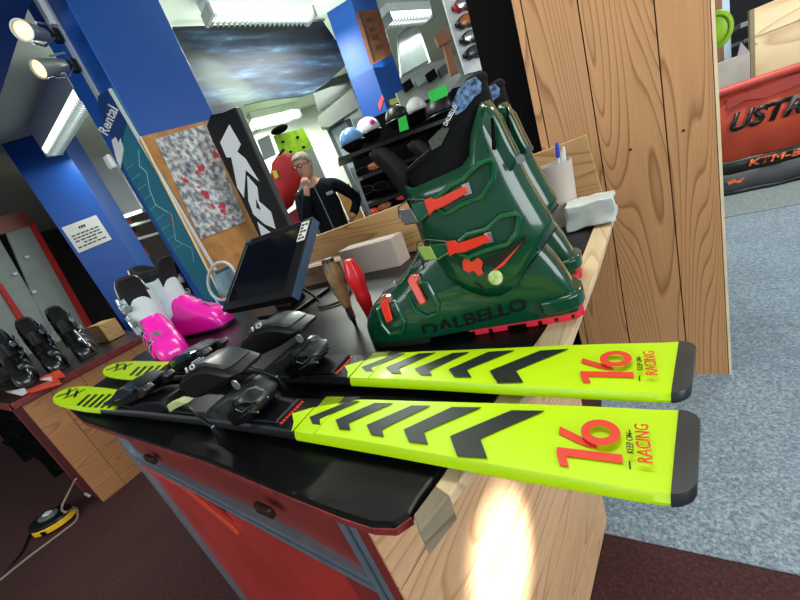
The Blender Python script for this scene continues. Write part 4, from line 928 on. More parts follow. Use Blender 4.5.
finish('red_post', box(B(), X0-.34-loc.x, X0-.30-loc.x, YA-.005-loc.y, YA+.03-loc.y, 0, .755), M_REDD, t)
finish('back_panel', box(B(), XW-loc.x, X0-.03-loc.x, YA+.42-loc.y, YA+.44-loc.y, 0, .755), M_BLKM, t)
for z_ in (.08, .32, .55): finish('shelf', box(B(), XW-loc.x, X0-.34-loc.x, YA+.03-loc.y, YA+.42-loc.y, z_, z_+.018), M_BLKM, t)
for k in range(2): finish('divider', box(B(), X0-1.0-.9*k-loc.x, X0-.98-.9*k-loc.x, YA-loc.y, YA+.42-loc.y, 0, .755), M_BLKM, t)
for k, (x, z_, wd, hh, m, nm) in enumerate(((-3.45, .568, .3, .12, M_DKG, 'grey box on the upper shelf of the left counter, nearest the red post'), (-3.5, .338, .36, .15, M_BLK, 'dark grey box on the middle shelf of the left counter'), (-3.6, .098, .4, .14, M_DKG, 'grey box on the lowest shelf of the left counter'))):
    b_ = thing('storage_box', nm, 'box', (x, YA+.2, z_)); finish('body', box(B(), -wd/2, wd/2, -.13, .13, 0, hh), m, b_, bevel=.004); finish('lid', box(B(), -wd/2-.004, wd/2+.004, -.134, .134, hh, hh+.012), M_WHITE, b_, bevel=.003)
# wooden ledge + bottles at the end of the left counter
t = meta(finish('wooden_ledge', box(B(), -3.62, -3.36, .98, 1.10, .785, .93), M_PLY, bevel=.003), 'brown wooden block standing behind the black boots on the left', 'block')
t = thing('ledge_cup', 'small glass of blue and white pens beside the white and pink boots', 'cup', (-2.96, 1.06, .785)); 
bm = B(); lathe(bm, [(.0001, 0), (.04, 0), (.045, .14), (.041, .14), (.037, .006), (.0001, .006)], n=20); finish('glass', bm, mat('milky_glass', '#C9D3D4', .25), t, smooth=True)
for k, (dx, dy_, m) in enumerate(((.01, 0, M_WHITE), (-.012, .01, MATS['blue_cap']), (0, -.012, M_REDF), (.016, .014, MATS['blue_cap']))): finish('pen', tube(B(), [(dx, dy_, .01), (dx*3, dy_*3, .22)], .006, 6), m, t, smooth=True)
# rental skis / paddles with orange tips lying on the left counter
for k, (pts, lb) in enumerate((([(30, 391), (58, 379), (62, 384), (22, 396), (6, 392)], 'orange and white flat ski tip lying on the left counter, nearer the edge'), ([(48, 376), (60, 371), (66, 377), (52, 381), (40, 380)], 'orange and white flat ski tip on the left counter, behind the nearer one'))):
    t = thing('ski_tip', lb, 'ski', PZ(*pts[0], .787)[:], 0, 'orange ski tips'); loc = Vector(t.location)
    finish('blade', prism(B(), [PZ(*p, .787)-loc for p in pts], (0, 0, .012)), mat('orange_ski', '#F0502E', .3), t, bevel=.002)
    c_ = sum((PZ(*p, .80)-loc for p in pts), Vector())/5; P_ = [PZ(*p, .80)-loc for p in pts]
    finish('white_band', prism(B(), [c_.lerp(P_[4], 1.0), c_.lerp(P_[4], .5)+Vector((.02, .02, 0)), c_.lerp(P_[3], .6), c_.lerp(P_[3], 1.0)], (0, 0, .0015)), M_WHITE, t)
# clutter at far left: dark bindings
for k, (px, py) in enumerate(((8, 384), (24, 380))):
    p = PZ(px, py, .782); t = thing('binding', ('dark loose ski binding at the left end of the counter' if k == 0 else 'dark loose ski binding in front of the leftmost black boot'), 'binding', p[:])
    finish('base', box(B(), -.09, .09, -.03, .03, 0, .02), M_BLK, t, bevel=.004); finish('toe_part', box(B(), -.09, -.03, -.03, .03, .02, .06), M_DKG, t, bevel=.008); finish('heel_part', box(B(), .03, .09, -.028, .028, .02, .07), M_BLK, t, bevel=.01)

# cable reel on the floor
p = PZ(56, 524, 0); t = thing('cable_reel', 'round black and yellow reel with rope lying on the maroon carpet', 'reel', (p.x, p.y, 0), R(28)); t.scale = (.74, .74, .85); loc = Vector(t.location)
bm = B(); lathe(bm, [(.0001, .0), (.13, .0), (.15, .02), (.152, .05), (.14, .075), (.11, .085), (.0001, .085)], Matrix.Diagonal((1.15, .8, 1, 1)), 32); finish('body', bm, M_BLK, t, smooth=True)
bm = B(); r0 = []
for k in range(21):
    a = R(-105+k*7); r0.append([(1.15*q_*math.cos(a), .8*q_*math.sin(a), z_) for q_, z_ in ((.151, .018), (.1585, .022), (.1585, .052), (.151, .058))])
loft(bm, r0); finish('yellow_band', bm, mat('yellow_band', '#E8B820', .4), t, smooth=True)
bm = B(); lathe(bm, [(.0001, .085), (.07, .085), (.07, .094), (.05, .10), (.0001, .10)], Matrix.Diagonal((1.15, .8, 1, 1)), 24); finish('hub', bm, M_SILV, t, smooth=True)
finish('window', box(B(), .03, .07, -.129, -.122, .022, .05), M_BLKM, t, bevel=.002)
finish('clip', box(B(), -.02, .035, -.02, .02, .1, .112), M_WHITE, t, bevel=.003)
rp = curve_obj('rope', [PZ(*q_, z_) for q_, z_ in (((76, 479), .25), ((70, 490), .16), ((62, 507), .10), ((66, 512), .09), ((76, 508), .03), ((77, 519), .006), ((66, 529), .006), ((50, 541), .006), ((30, 556), .006), ((0, 580), .006))], .006, mat('rope_beige', '#9A8878', .8))
meta(rp, 'thin beige rope running from the yellow and black reel to the left edge', 'rope')
rp = curve_obj('cord', [PZ(*q_, .005) for q_ in ((38, 527), (30, 535), (22, 552), (10, 566), (0, 573))], .005, M_BLK); meta(rp, 'thin black cord leaving the left side of the reel', 'cord')
finish_clip = thing('dropped_clip', 'small white plastic clip on the carpet by the left counter', 'clip', PZ(89, 495, 0)[:]); finish('clip_body', box(B(), -.04, .04, -.012, .012, 0, .014), M_WHITE, finish_clip, bevel=.003)

# ================================================================== LEFT BACK: white panels in red frames
plw = plane(PD(40, 260, 6.6), -25)
def flat(name, pl, pxs, m, parent, loc, th=.02, off=0.0):
    return finish(name, prism(B(), [pl(*p, off)-loc for p in pxs], -pl.n*th), m, parent)
t = thing('partition', 'white-panelled partition in red frames behind the left counter', 'partition', PD(40, 330, 6.6)[:]); loc = Vector(t.location)
flat('panel', plw, ((6, 232), (30, 224), (92, 330), (100, 360), (60, 360)), M_GREYP, t, loc)
flat('panel', plw, ((-10, 232), (0, 240), (52, 330), (40, 360), (-10, 360)), M_GREYP, t, loc)
flat('dark_gap', plw, ((0, 236), (10, 232), (66, 340), (50, 345)), M_BLKM, t, loc, .02, -.02)
flat('red_rail', plw, ((-10, 218), (26, 211), (32, 225), (6, 233), (-10, 237)), M_REDD, t, loc, .02, .02)
flat('red_post', plw, ((29, 223), (34, 222), (98, 335), (92, 337)), M_REDF, t, loc, .02, .02)
flat('red_post', plw, ((-6, 280), (2, 284), (40, 340), (32, 342)), M_REDF, t, loc, .02, .02)
for p_ in ((27, 257), (15, 274), (34, 292)):
    q_ = plw(*p_, .02)-loc; finish('bolt', box(B(), q_.x-.02, q_.x+.02, q_.y-.02, q_.y+.02, q_.z-.015, q_.z+.015), M_WHITE, t, bevel=.004)
# dark shop depth left of the teal panel
pld = plane(PD(120, 210, 7.2), -30)
t = thing('dark_shelving', 'dark red and black shelving in the depth left of the teal panel', 'shelf', PD(120, 260, 7.2)[:]); loc = Vector(t.location)
flat('back', pld, ((60, 196), (128, 178), (175, 262), (160, 300), (120, 300)), M_WALLD, t, loc, .05)
flat('red_beam', pld, ((88, 190), (127, 180), (129, 183), (90, 195)), M_REDF, t, loc, .05, .06)
flat('red_side', pld, ((118, 205), (123, 204), (150, 256), (144, 258)), M_REDD, t, loc, .05, .06)
for k in range(3): flat('shelf_board', pld, ((116+8*k, 213+13*k), (142+8*k, 206+13*k), (143+8*k, 208+13*k), (117+8*k, 216+13*k)), M_GREYP, t, loc, .3, .32)
t = meta(finish('wall_socket', box(B(), -.03, .03, -.03, .0, -.04, .04), M_WHITE, bevel=.01, loc=PY(113, 162, 1.262)), 'small white plastic box at the left edge of the teal panel', 'socket')

# ================================================================== BEHIND THE COUNTER, CENTRE
def lerp3(a, b, t_): return a+(b-a)*t_
# back area: white column wall, heater unit, glass door, low oak cabinet
plc = plane(PD(330, 180, 6.2), 52)
t = thing('air_unit', 'grey air curtain unit above the glass door behind the person', 'air unit', plc(335, 110)[:]); loc = Vector(t.location)
flat('body', plc, ((317.5, 117), (352, 88), (359, 107), (329, 127), (321, 127)), mat('unit_grey', '#7A7F7B', .5), t, loc, .25, .25)
flat('upper_glass', plc, ((313, 93), (345, 66), (352, 88), (318, 111)), mat('dark_pane', '#39403E', .2), t, loc, .02)
t = thing('glass_door', 'grey framed glass door with pale blue panes behind the person', 'door', plc(345, 200)[:]); loc = Vector(t.location)
flat('frame', plc, ((326, 128), (350, 118), (400, 240), (378, 245)), mat('door_frame_grey', '#5F6764', .5), t, loc, .05)
flat('pane', plc, ((331, 130), (346, 122), (360, 150), (372, 180), (358, 190)), mat('pale_pane', '#A8BCC4', .12), t, loc, .01, .01)
flat('pane', plc, ((352, 120), (362, 116), (372, 140), (362, 146)), MATS['pale_pane'], t, loc, .01, .01)
t = thing('low_cabinet', 'low oak-coloured cabinet behind and right of the person', 'cabinet', plc(345, 240)[:]); loc = Vector(t.location)
pcb = plane(PD(345, 220, 4.2), 52)
flat('front', pcb, ((336, 190), (349, 183), (400, 300), (388, 306)), M_CAB, t, loc, .3)
flat('front', pcb, ((331, 200), (335, 191), (386, 306), (380, 312)), M_CAB, t, loc, .3)
# things around the person
plr = plane(PD(285, 170, 4.6), 50)
t = thing('red_bag', 'large red fabric bag hanging left of the person', 'bag', plr(285, 190)[:]); loc = Vector(t.location)
bm = B(); oc = [(285, 152), (296, 155), (304, 166), (300, 185), (293, 205), (285, 212), (276, 200), (270, 180), (272, 163), (277, 156)]
loft(bm, [[plr(285+(x-285)*k, 180+(y-180)*k, o_)-loc for x, y in oc] for k, o_ in ((.6, -.1), (1, -.04), (1, .04), (.75, .12), (.4, .15))]); finish('bag_body', bm, M_REDF, t, smooth=True)
flat('strap', plr, ((277, 156), (281, 155), (285, 150), (283, 148)), M_BLK, t, loc, .02, .1)
flat('tag', plr, ((272, 171), (276, 170), (279, 177), (275, 179)), mat('yellow_label', '#E6DC4A', .6), t, loc, .005, .16)
t = thing('hanging_clothes', 'red and dark patterned clothes hanging below the red bag', 'clothes', plr(292, 230)[:]); loc = Vector(t.location)
flat('garment', plr, ((288, 214), (300, 206), (345, 305), (330, 312), (292, 236)), mat('red_pattern', '#A0202A', .7, vscale=30, col2='#2A1A20'), t, loc, .08, .0)
flat('garment', plr, ((301, 196), (306, 186), (355, 300), (347, 304)), mat('lime_pattern', '#5A6A2A', .7, vscale=30, col2='#1E2220'), t, loc, .08, .0)
plg = plane(PD(290, 140, 5.6), 50)
for k, (pts, lb) in enumerate((([(273, 136), (303, 128), (310, 141), (279, 152)], 'upper lime green crate on top of the rack behind the person'), ([(279, 152), (310, 141), (313, 148), (290, 156)], 'lower lime green crate directly behind the head of the person'))):
    t = thing('lime_crate', lb, 'crate', plg(*pts[3])[:], 0, 'lime green crates'); loc = Vector(t.location)
    flat('body', plg, pts, M_LIME, t, loc, .3)
    a, b, c_, d = [Vector(p) for p in pts]
    for u_ in (.22, .7): q_ = a.lerp(b, u_).lerp(d.lerp(c_, u_), .5); flat('handle_hole', plg, ((q_.x-1.5, q_.y-1), (q_.x+1.5, q_.y-1.6), (q_.x+1.8, q_.y+.6), (q_.x-1.2, q_.y+1.2)), M_BLKM, t, loc, .01, .01)
t = thing('crate_rack', 'pale storage rack carrying the lime green crates behind the person', 'rack', plg(300, 200)[:]); loc = Vector(t.location)
flat('rack_front', plg, ((283, 156), (313, 148.5), (392, 330), (366, 340)), M_GREYP, t, loc, .28, .0)
t = meta(finish('white_leaflet_panel', prism(B(), [plane(PD(260, 150, 4.9), 50)(*p) for p in ((257, 140), (268, 135), (275, 155), (264, 160))], (0, .02, 0)), M_GREYP), 'small pale panel sticking up right of the black box sign', 'panel')
t = thing('black_rucksack', 'small dark rucksack on top of the lime green crates', 'rucksack', plg(288, 131)[:]); bm = B(); ball(bm, (0, -.15, .03), .15, .09, .05); finish('bag', bm, M_BLKM, t, smooth=True); finish('buckle', box(B(), -.02, .02, -.145, -.13, -.01, .01), M_WHITE, t)

# ------------------------------------------------------------------ PERSON
def skinmesh(name, V, E_, m, parent, sub=2):
    me = bpy.data.meshes.new(name); bm = B(); lay = bm.verts.layers.skin.verify()
    vs = []
    for i, (p, r_) in enumerate(V):
        v_ = bm.verts.new(p); rr = r_ if isinstance(r_, tuple) else (r_, r_); v_[lay].radius = rr; v_[lay].use_root = (i == 0); vs.append(v_)
    for a, b in E_: bm.edges.new((vs[a], vs[b]))
    bm.to_mesh(me); bm.free(); me.materials.append(m)
    o = bpy.data.objects.new(name, me); COL.objects.link(o); o.parent = parent
    md = o.modifiers.new('skin', 'SKIN'); md.use_smooth_shade = True
    md = o.modifiers.new('sub', 'SUBSURF'); md.levels = sub; md.render_levels = sub
    dg = bpy.context.evaluated_depsgraph_get(); dg.update()
    me2 = bpy.data.meshes.new_from_object(o.evaluated_get(dg)); o.modifiers.clear(); o.data = me2
    for p in me2.polygons: p.use_smooth = True
    return o
pp = PD(298, 158, 3.45); face_dir = math.atan2(-pp.y, -pp.x)      # towards the viewer
t = thing('person', 'grey-haired person with glasses in dark jacket, hand at mouth, behind the counter', 'person', (pp.x+.035, pp.y+.05, 0), face_dir+math.pi/2); t.scale = (.915, .915, .915)
# local: -y towards the viewer, +x to the viewer's right
hz = 1.66
V = [((0, 0, .96), (.11, .08)), ((0, 0, 1.12), (.12, .085)), ((.0, 0, 1.30), (.165, .11)), ((-.01, -.01, 1.43), (.13, .085)), ((-.025, -.02, 1.51), .050), ((-.04, -.035, 1.60), .046),
     ((.185, 0, 1.40), .058), ((.34, .05, 1.20), .044), ((.20, -.02, 1.04), .034),
     ((-.19, -.02, 1.39), .058), ((-.24, -.12, 1.14), .045), ((-.115, -.22, 1.42), .030), ((-.095, -.215, 1.48), .032),
     ((.085, 0, .86), .075), ((.11, -.01, .50), .062), ((.12, .02, .09), .042), ((.125, -.10, .04), .035),
     ((-.085, 0, .86), .075), ((-.11, -.01, .50), .062), ((-.12, .02, .09), .042), ((-.125, -.10, .04), .035)]
E_ = [(0, 1), (1, 2), (2, 3), (3, 4), (4, 5), (3, 6), (6, 7), (7, 8), (3, 9), (9, 10), (10, 11), (11, 12), (0, 13), (13, 14), (14, 15), (15, 16), (0, 17), (17, 18), (18, 19), (19, 20)]
body = skinmesh('body', V, E_, M_SKIN, t)
def joinbm(o, bm):
    b2 = B(); b2.from_mesh(o.data); tmp = bpy.data.meshes.new('x'); bm.to_mesh(tmp); bm.free(); b2.from_mesh(tmp); b2.to_mesh(o.data); b2.free(); bpy.data.meshes.remove(tmp)
    for p in o.data.polygons: p.use_smooth = True
# head: turned to the viewer's left and a little down
HM = Matrix.Translation((-.045, -.06, hz)) @ Matrix.Rotation(R(-38), 4, 'Z') @ Matrix.Rotation(R(10), 4, 'X')
bm = B(); rings = []
for z_, rx, ryf, ryb in ((-.115, .026, .055, -.02), (-.105, .042, .078, .01), (-.085, .054, .088, .045), (-.055, .064, .090, .075), (-.02, .070, .090, .092), (.02, .074, .090, .100), (.06, .072, .088, .100), (.09, .060, .072, .086), (.112, .038, .046, .058), (.120, .012, .015, .02)):
    rings.append([HM @ Vector((rx*math.cos(a), (-ryf if math.sin(a) < 0 else ryb)*abs(math.sin(a)), z_)) for a in [2*math.pi*k/20 for k in range(20)]])
loft(bm, rings)
prism(bm, [HM @ Vector(p) for p in ((-.011, -.086, -.012), (.011, -.086, -.012), (.008, -.086, .03), (-.008, -.086, .03))], (HM.to_3x3() @ Vector((0, -.002, 0))))
loft(bm, [[HM @ Vector(p) for p in ((-.009*k, -.085-.024*f, -.022), (.009*k, -.085-.024*f, -.022), (.004*k, -.085-.014*f, .012), (0, -.088, .030), (-.004*k, -.085-.014*f, .012))] for k, f in ((1.6, 0), (1, 1), (.5, 1.08))])
for sx in (-1, 1): ball(bm, HM @ Vector((sx*.074, .012, -.008)), .010, .018, .030, HM.to_3x3().to_4x4())
# fingers of the raised hand curled before the mouth and hand on the hip
hb = Vector((-.095, -.215, 1.48))
for k in range(4):
    o_ = hb+Vector((-.024+.016*k, -.012, .02)); L_ = (.055, .064, .060, .048)[k]
    tube(bm, [o_, o_+Vector((.004, .012, L_*.55)), o_+Vector((.012, .045, L_*.85)), o_+Vector((.016, .066, L_*.7))], [.009, .0085, .0078, .006], 8)
tube(bm, [hb+Vector((.022, 0, .0)), hb+Vector((.040, .018, .03)), hb+Vector((.036, .045, .058))], [.011, .010, .007], 8)
hb2 = Vector((.20, -.02, 1.04))
for k in range(4):
    o_ = hb2+Vector((-.02, -.02+.014*k, .0)); tube(bm, [o_, o_+Vector((-.035, -.01, -.03)), o_+Vector((-.05, -.012, -.06))], [.009, .008, .006], 8)
tube(bm, [hb2+Vector((0, .03, 0)), hb2+Vector((-.01, .055, -.02)), hb2+Vector((-.02, .07, -.045))], [.010, .009, .007], 8)
bmesh.ops.recalc_face_normals(bm, faces=bm.faces); joinbm(body, bm)
jV = [((0, 0, .80), (.17, .125)), ((0, 0, .95), (.168, .122)), ((0, 0, 1.12), (.16, .115)), ((.0, 0, 1.30), (.185, .125)), ((-.01, -.005, 1.43), (.145, .098)), ((-.018, -.016, 1.51), .078),
      ((.19, 0, 1.41), .072), ((.345, .05, 1.205), .060), ((.22, -.01, 1.06), .046), ((-.195, -.02, 1.40), .072), ((-.245, -.12, 1.145), .060), ((-.118, -.217, 1.42), .043)]
jk = skinmesh('jacket', jV, [(0, 1), (1, 2), (2, 3), (3, 4), (4, 5), (4, 6), (6, 7), (7, 8), (4, 9), (9, 10), (10, 11)], M_NAVY, t)
finish('zip', tube(B(), [(-.03, -.10, 1.46), (-.02, -.135, 1.32), (-.015, -.132, 1.15), (-.01, -.135, .97)], .005, 6), M_SILV, jk)
finish('chest_badge', box(B(), .05, .12, -.148, -.135, 1.335, 1.365), M_GREYP, jk, bevel=.003)
tV = [((0, .01, .93), (.155, .115)), ((.095, 0, .84), .108), ((.11, -.01, .50), .078), ((.12, .02, .10), .062), ((-.095, 0, .84), .108), ((-.11, -.01, .50), .078), ((-.12, .02, .10), .062)]
skinmesh('trousers', tV, [(0, 1), (1, 2), (2, 3), (0, 4), (4, 5), (5, 6)], mat('grey_trousers', '#2E3238', .8), t)
for sx in (-1, 1): finish('shoe', box(B(), sx*.122-.045, sx*.122+.045, -.19, .07, 0, .075), M_BLK, t, bevel=.02)
bm = B(); rings = []
for z_, rx, ryf, ryb in ((-.045, .060, -.02, .085), (-.01, .080, -.01, .104), (.03, .083, .02, .110), (.055, .081, .075, .109), (.09, .070, .088, .097), (.118, .048, .062, .070), (.130, .012, .016, .02)):
    rings.append([HM @ Vector((rx*math.cos(a), (-ryf if math.sin(a) < 0 else ryb)*abs(math.sin(a)), z_)) for a in [2*math.pi*k/20 for k in range(20)]])
loft(bm, rings); finish('hair', bm, M_HAIR, t, smooth=True)
bm = B()
for sx in (-1, 1):
    c_ = Vector((sx*.033, -.094, .022)); tube(bm, [HM @ (c_+Vector((.026*math.cos(a), 0, .018*math.sin(a)))) for a in [2*math.pi*k/14 for k in range(15)]], .0028, 6)
    tube(bm, [HM @ (c_+Vector((sx*.026, 0, .004))), HM @ Vector((sx*.078, -.03, .02)), HM @ Vector((sx*.080, .02, .012))], .0025, 6)
tube(bm, [HM @ Vector((-.008, -.096, .026)), HM @ Vector((.008, -.096, .026))], .0025, 6); finish('glasses', bm, M_BLK, t, smooth=True)
bm = B()
for sx in (-1, 1): ball(bm, HM @ Vector((sx*.032, -.0855, .020)), .012, .005, .007, HM.to_3x3().to_4x4(), 10)
finish('eyes', bm, mat('eye_white', '#D8D2CC', .3), t, smooth=True)
finish('mouth', tube(B(), [HM @ Vector((-.022, -.084, -.055)), HM @ Vector((0, -.091, -.053)), HM @ Vector((.022, -.084, -.055))], .0035, 6), mat('lips', '#9A5A50', .5), t, smooth=True)

# ------------------------------------------------------------------ dark display rack with helmets
pr_ = plane(PD(400, 150, 3.3), 52)
def rk(px, py, off=0): return pr_(px, py, off)
t = thing('display_rack', 'black display rack with helmets, gloves and goggles behind the green boots', 'rack', (rk(400, 200).x, rk(400, 200).y, 0)); loc = Vector(t.location)
flat('back_panel', pr_, ((352, 160), (345, 140), (372, 118), (420, 96), (470, 84), (520, 80), (560, 330), (430, 380)), M_BLKM, t, loc, .03, -.62)
ru = (rk(440, 150)-rk(380, 150)); ru.z = 0; ru.normalize()
def shelf_line(x0, y0, x1, m, th=.03, dep=.58):
    a = rk(x0, y0); b = rk(x1, 150); b.z = a.z; b2 = Vector((b.x, b.y, a.z)); n = pr_.n
    return prism(B(), [a-loc, b2-loc, b2-loc-n*dep, a-loc-n*dep], (0, 0, -th)), a, b2
for nm, (x0, y0, x1) in (('shelf', (338, 158, 500)), ('shelf', (362, 176, 500)), ('shelf', (366, 205, 500)), ('shelf', (378, 232, 500))):
    bm, a, b = shelf_line(x0, y0, x1, M_BLK); finish(nm, bm, M_BLK, t)
bm = B(); tube(bm, [rk(352, 168)-loc, rk(352, 168)-loc-Vector((0, 0, rk(352, 168).z))], .018, 8); finish('post', bm, M_SILV, t)
def helmet(px, py, r_, m, lb, decal=None, back=.10):
    c_ = rk(px, py, -back); t = thing('helmet', lb, 'helmet', c_[:], face_dir+math.pi/2+.4, 'helmets on the rack')
    bm = B(); rings = []
    for i in range(9):
        a = R(100)*i/8; rings.append([(r_*math.sin(a)*math.cos(2*math.pi*k/24)*.85 if i else .001*math.cos(2*math.pi*k/24), r_*math.sin(a)*math.sin(2*math.pi*k/24)*1.05 if i else .001*math.sin(2*math.pi*k/24), r_*math.cos(a)*.95) for k in range(24)])
    loft(bm, rings, cap=False); finish('shell', bm, m, t, smooth=True, solid=.012)
    bm = B(); ball(bm, (0, 0, -.03*r_/.13), r_*.78, r_*.92, r_*.6); finish('padding', bm, M_BLKM, t, smooth=True)
    finish('rim', tube(B(), [(r_*.85*math.cos(2*math.pi*k/24), r_*1.05*math.sin(2*math.pi*k/24), -r_*.16) for k in range(25)], .009, 6, cap=False), M_BLK, t, smooth=True)
    if decal: bm = B(); ball(bm, (-.01, -r_*.86, r_*.30), .032, .022, .036); finish('decal', bm, decal, t, smooth=True)
    for k in (-1, 0, 1): finish('vent', box(B(), k*.03-.006, k*.03+.006, -.03, .03, r_*.935, r_*.96), M_BLKM, t, bevel=.003)
helmet(352, 141, .115, mat('sky_blue_helmet', '#5B8FC8', .35, coat=.3), 'light blue ski helmet at the left end of the dark rack')
helmet(369, 131, .125, mat('white_helmet', '#D9DCDA', .3, coat=.3), 'white ski helmet with a pink decal, right of the light blue one', mat('magenta_decal', '#D8379A', .4), back=.34)
helmet(413, 112, .15, mat('white_helmet_big', '#C9CCC8', .3), 'large pale helmet below the upper green price tag', back=.42)
helmet(397, 118, .11, M_BLK, 'black ski helmet between the red and green price tags', back=.14)
helmet(440, 112, .14, M_BLK, 'black ski helmet just left of the green boot liner', back=.16)
for (pts, m, lb) in ((((428, 92), (446, 84), (448, 95), (431, 103)), M_GREENT, 'bright green price tag, upper of the two'), (((398, 119), (406, 115), (409, 129), (400, 132)), M_GREENT, 'bright green price tag, lower of the two'), (((378, 104), (382, 95), (384, 98), (380, 111)), M_REDT, 'red price tag next to the blue pillar'), (((389, 100), (401, 96), (401, 101), (391, 106)), M_YELT, 'pale yellow price tag beneath the blue pillar')):
    ptag = plane(PD(400, 110, 2.95), 52)
    if 'red' in lb: ptag = lambda x_, y_: pl2l(x_, y_, .008)
    if 'yellow' in lb: ptag = lambda x_, y_: pl2r(x_, y_, .008)
    if 'green' not in lb: ptag.n = (pl2l if 'red' in lb else pl2r).n
    o = finish('price_tag', prism(B(), [ptag(*p) for p in pts], -ptag.n*.004), m); meta(o, lb, 'price tag', 'price tags')
# gloves and goggles on the lower shelves
rnd = random.Random(3)
GLAB = ['upper shelf of the dark rack, leftmost', 'upper shelf of the dark rack, second from left', 'upper shelf of the dark rack, third from left', 'middle shelf of the dark rack, leftmost', 'middle shelf of the dark rack, second from left', 'middle shelf of the dark rack, third from left',
 'bottom of the dark rack, leftmost', 'bottom of the dark rack, second from left', 'bottom of the dark rack, right of the copper pair', 'middle shelf of the dark rack, nearest the boot buckle', 'bottom of the dark rack, lowest right', 'bottom of the dark rack, lowest left']
for i, (px, py, kind) in enumerate(((363, 172, 'g'), (374, 166, 'o'), (386, 160, 'g'), (366, 190, 'g'), (380, 186, 'g'), (394, 184, 'g'), (372, 212, 'r'), (384, 206, 'o'), (392, 211, 'b'), (402, 196, 'r'), (396, 222, 'g'), (378, 222, 'b'))):
    c_ = rk(px, py, -.05); dmat = {'g': M_BLKM, 'o': mat('copper_lens', '#B06A3A', .2), 'r': mat('coral_lens', '#F0503C', .25), 'b': mat('blue_lens', '#3C86C8', .25)}[kind]
    word = {'g': 'black', 'o': 'copper', 'r': 'red', 'b': 'blue'}[kind]
    t = thing('ski_goggles', '%s-lensed goggles, %s' % (word, GLAB[i]), 'goggles', c_[:], face_dir+math.pi/2, 'goggles on the lower rack')
    rows = [(.075*math.cos(a)*(1 if abs(math.sin(a)) < .8 else .9), .038*math.sin(a)) for a in [2*math.pi*k/18 for k in range(18)]]
    bm = B(); loft(bm, [[(x*s_, y_, z_*s_) for x, z_ in rows] for s_, y_ in ((.95, .03), (1, 0), (.96, -.012))]); finish('frame', bm, M_BLK, t, smooth=True)
    bm = B(); loft(bm, [[(x*s_, y_, z_*s_) for x, z_ in rows] for s_, y_ in ((.86, -.010), (.80, -.020), (.4, -.028))]); finish('lens', bm, dmat, t, smooth=True)
# goggle wall: white panel with goggles
plq = plane(PD(470, 30, 3.2), 56)
t = thing('goggle_panel', 'narrow white display panel carrying a column of ski goggles', 'display panel', plq(470, 70)[:]); loc = Vector(t.location)
flat('panel', plq, ((440, -12), (478, -20), (497, 66), (466, 74), (455, 40)), M_WHITE, t, loc, .03)
flat('panel_edge', plq, ((478, -20), (483, -20), (502, 66), (497, 66)), M_GREYP, t, loc, .03)
for i, (px, py, fm, lb) in enumerate(((464, 4, M_BLK, 'red-framed goggles at the top of the white panel'), (467, 21, M_BLK, 'second goggles from the top of the white panel, copper lens'), (471, 37, M_BLK, 'third goggles from the top of the white panel, silver lens'), (474.5, 52, M_BLK, 'fourth goggles from the top of the white panel, dark lens'), (486, 20, M_REDT, 'red goggles on the right edge of the white panel, upper'), (488, 37, M_REDT, 'red goggles on the right edge of the white panel, lower'))):
    c_ = plq(px, py, .03); t = thing('ski_goggles', lb, 'goggles', c_[:], face_dir+math.pi/2+.05, 'goggles on the white panel')
    k_ = .95 if i < 4 else .45
    rows = [(.085*k_*math.cos(a), (.044*math.sin(a) if not (math.sin(a) < 0 and abs(math.cos(a)) < .3) else -.030)) for a in [2*math.pi*k/22 for k in range(22)]]
    bm = B(); loft(bm, [[(x*s_, y_, z_*s_) for x, z_ in rows] for s_, y_ in ((.93, .03), (1, 0), (.96, -.014))]); finish('frame', bm, M_REDF if i == 0 else fm, t, smooth=True)
    bm = B(); loft(bm, [[(x*s_, y_, z_*s_) for x, z_ in rows] for s_, y_ in ((.84, -.012), (.78, -.022), (.4, -.030))]); finish('lens', bm, (M_CHROME, MATS['copper_lens'], M_CHROME, M_SMOKE, M_REDF, M_REDF)[i], t, smooth=True)
    finish('strap', box(B(), -.085*k_, .085*k_, .03, .034, -.012, .014), M_BLK, t)
# brown T shaped stand
plt_ = plane(PD(450, 60, 3.1), 56)
t = thing('display_stand', 'brown wooden T-shaped display stand beside the goggle panel', 'stand', plt_(452, 75)[:]); loc = Vector(t.location)
bw_ = mat('brown_stand', '#8A5A38', .6)
flat('head', plt_, ((435, 37), (447, 27), (452, 39), (439, 47)), bw_, t, loc, .04, .02); flat('stem', plt_, ((443, 43), (449, 40), (458, 72), (451, 76)), bw_, t, loc, .04)
# plaque on the pillar
plp = plane(pc, 15)
t = thing('wooden_plaque', 'rectangular brown carved wooden plaque hung on the blue pillar', 'plaque', plp(375, 35)[:]); loc = Vector(t.location)
flat('board', plp, ((358.5, 11), (379, 9), (392, 54), (374, 63)), mat('plaque_brown', '#5E351C', .85, vscale=14, var=.2), t, loc, .05, .06)
flat('board_side', plp, ((358.5, 11), (361, 10.7), (376, 62), (374, 63)), mat('plaque_dark', '#3E2416', .6), t, loc, .01, .065)
for (x, y) in ((368, 20), (371, 30), (374, 38), (378, 48)): flat('carving', plp, ((x-2, y-2), (x+4, y-3.2), (x+5.5, y+1), (x-1, y+2.4)), MATS['plaque_dark'], t, loc, .003, .063)
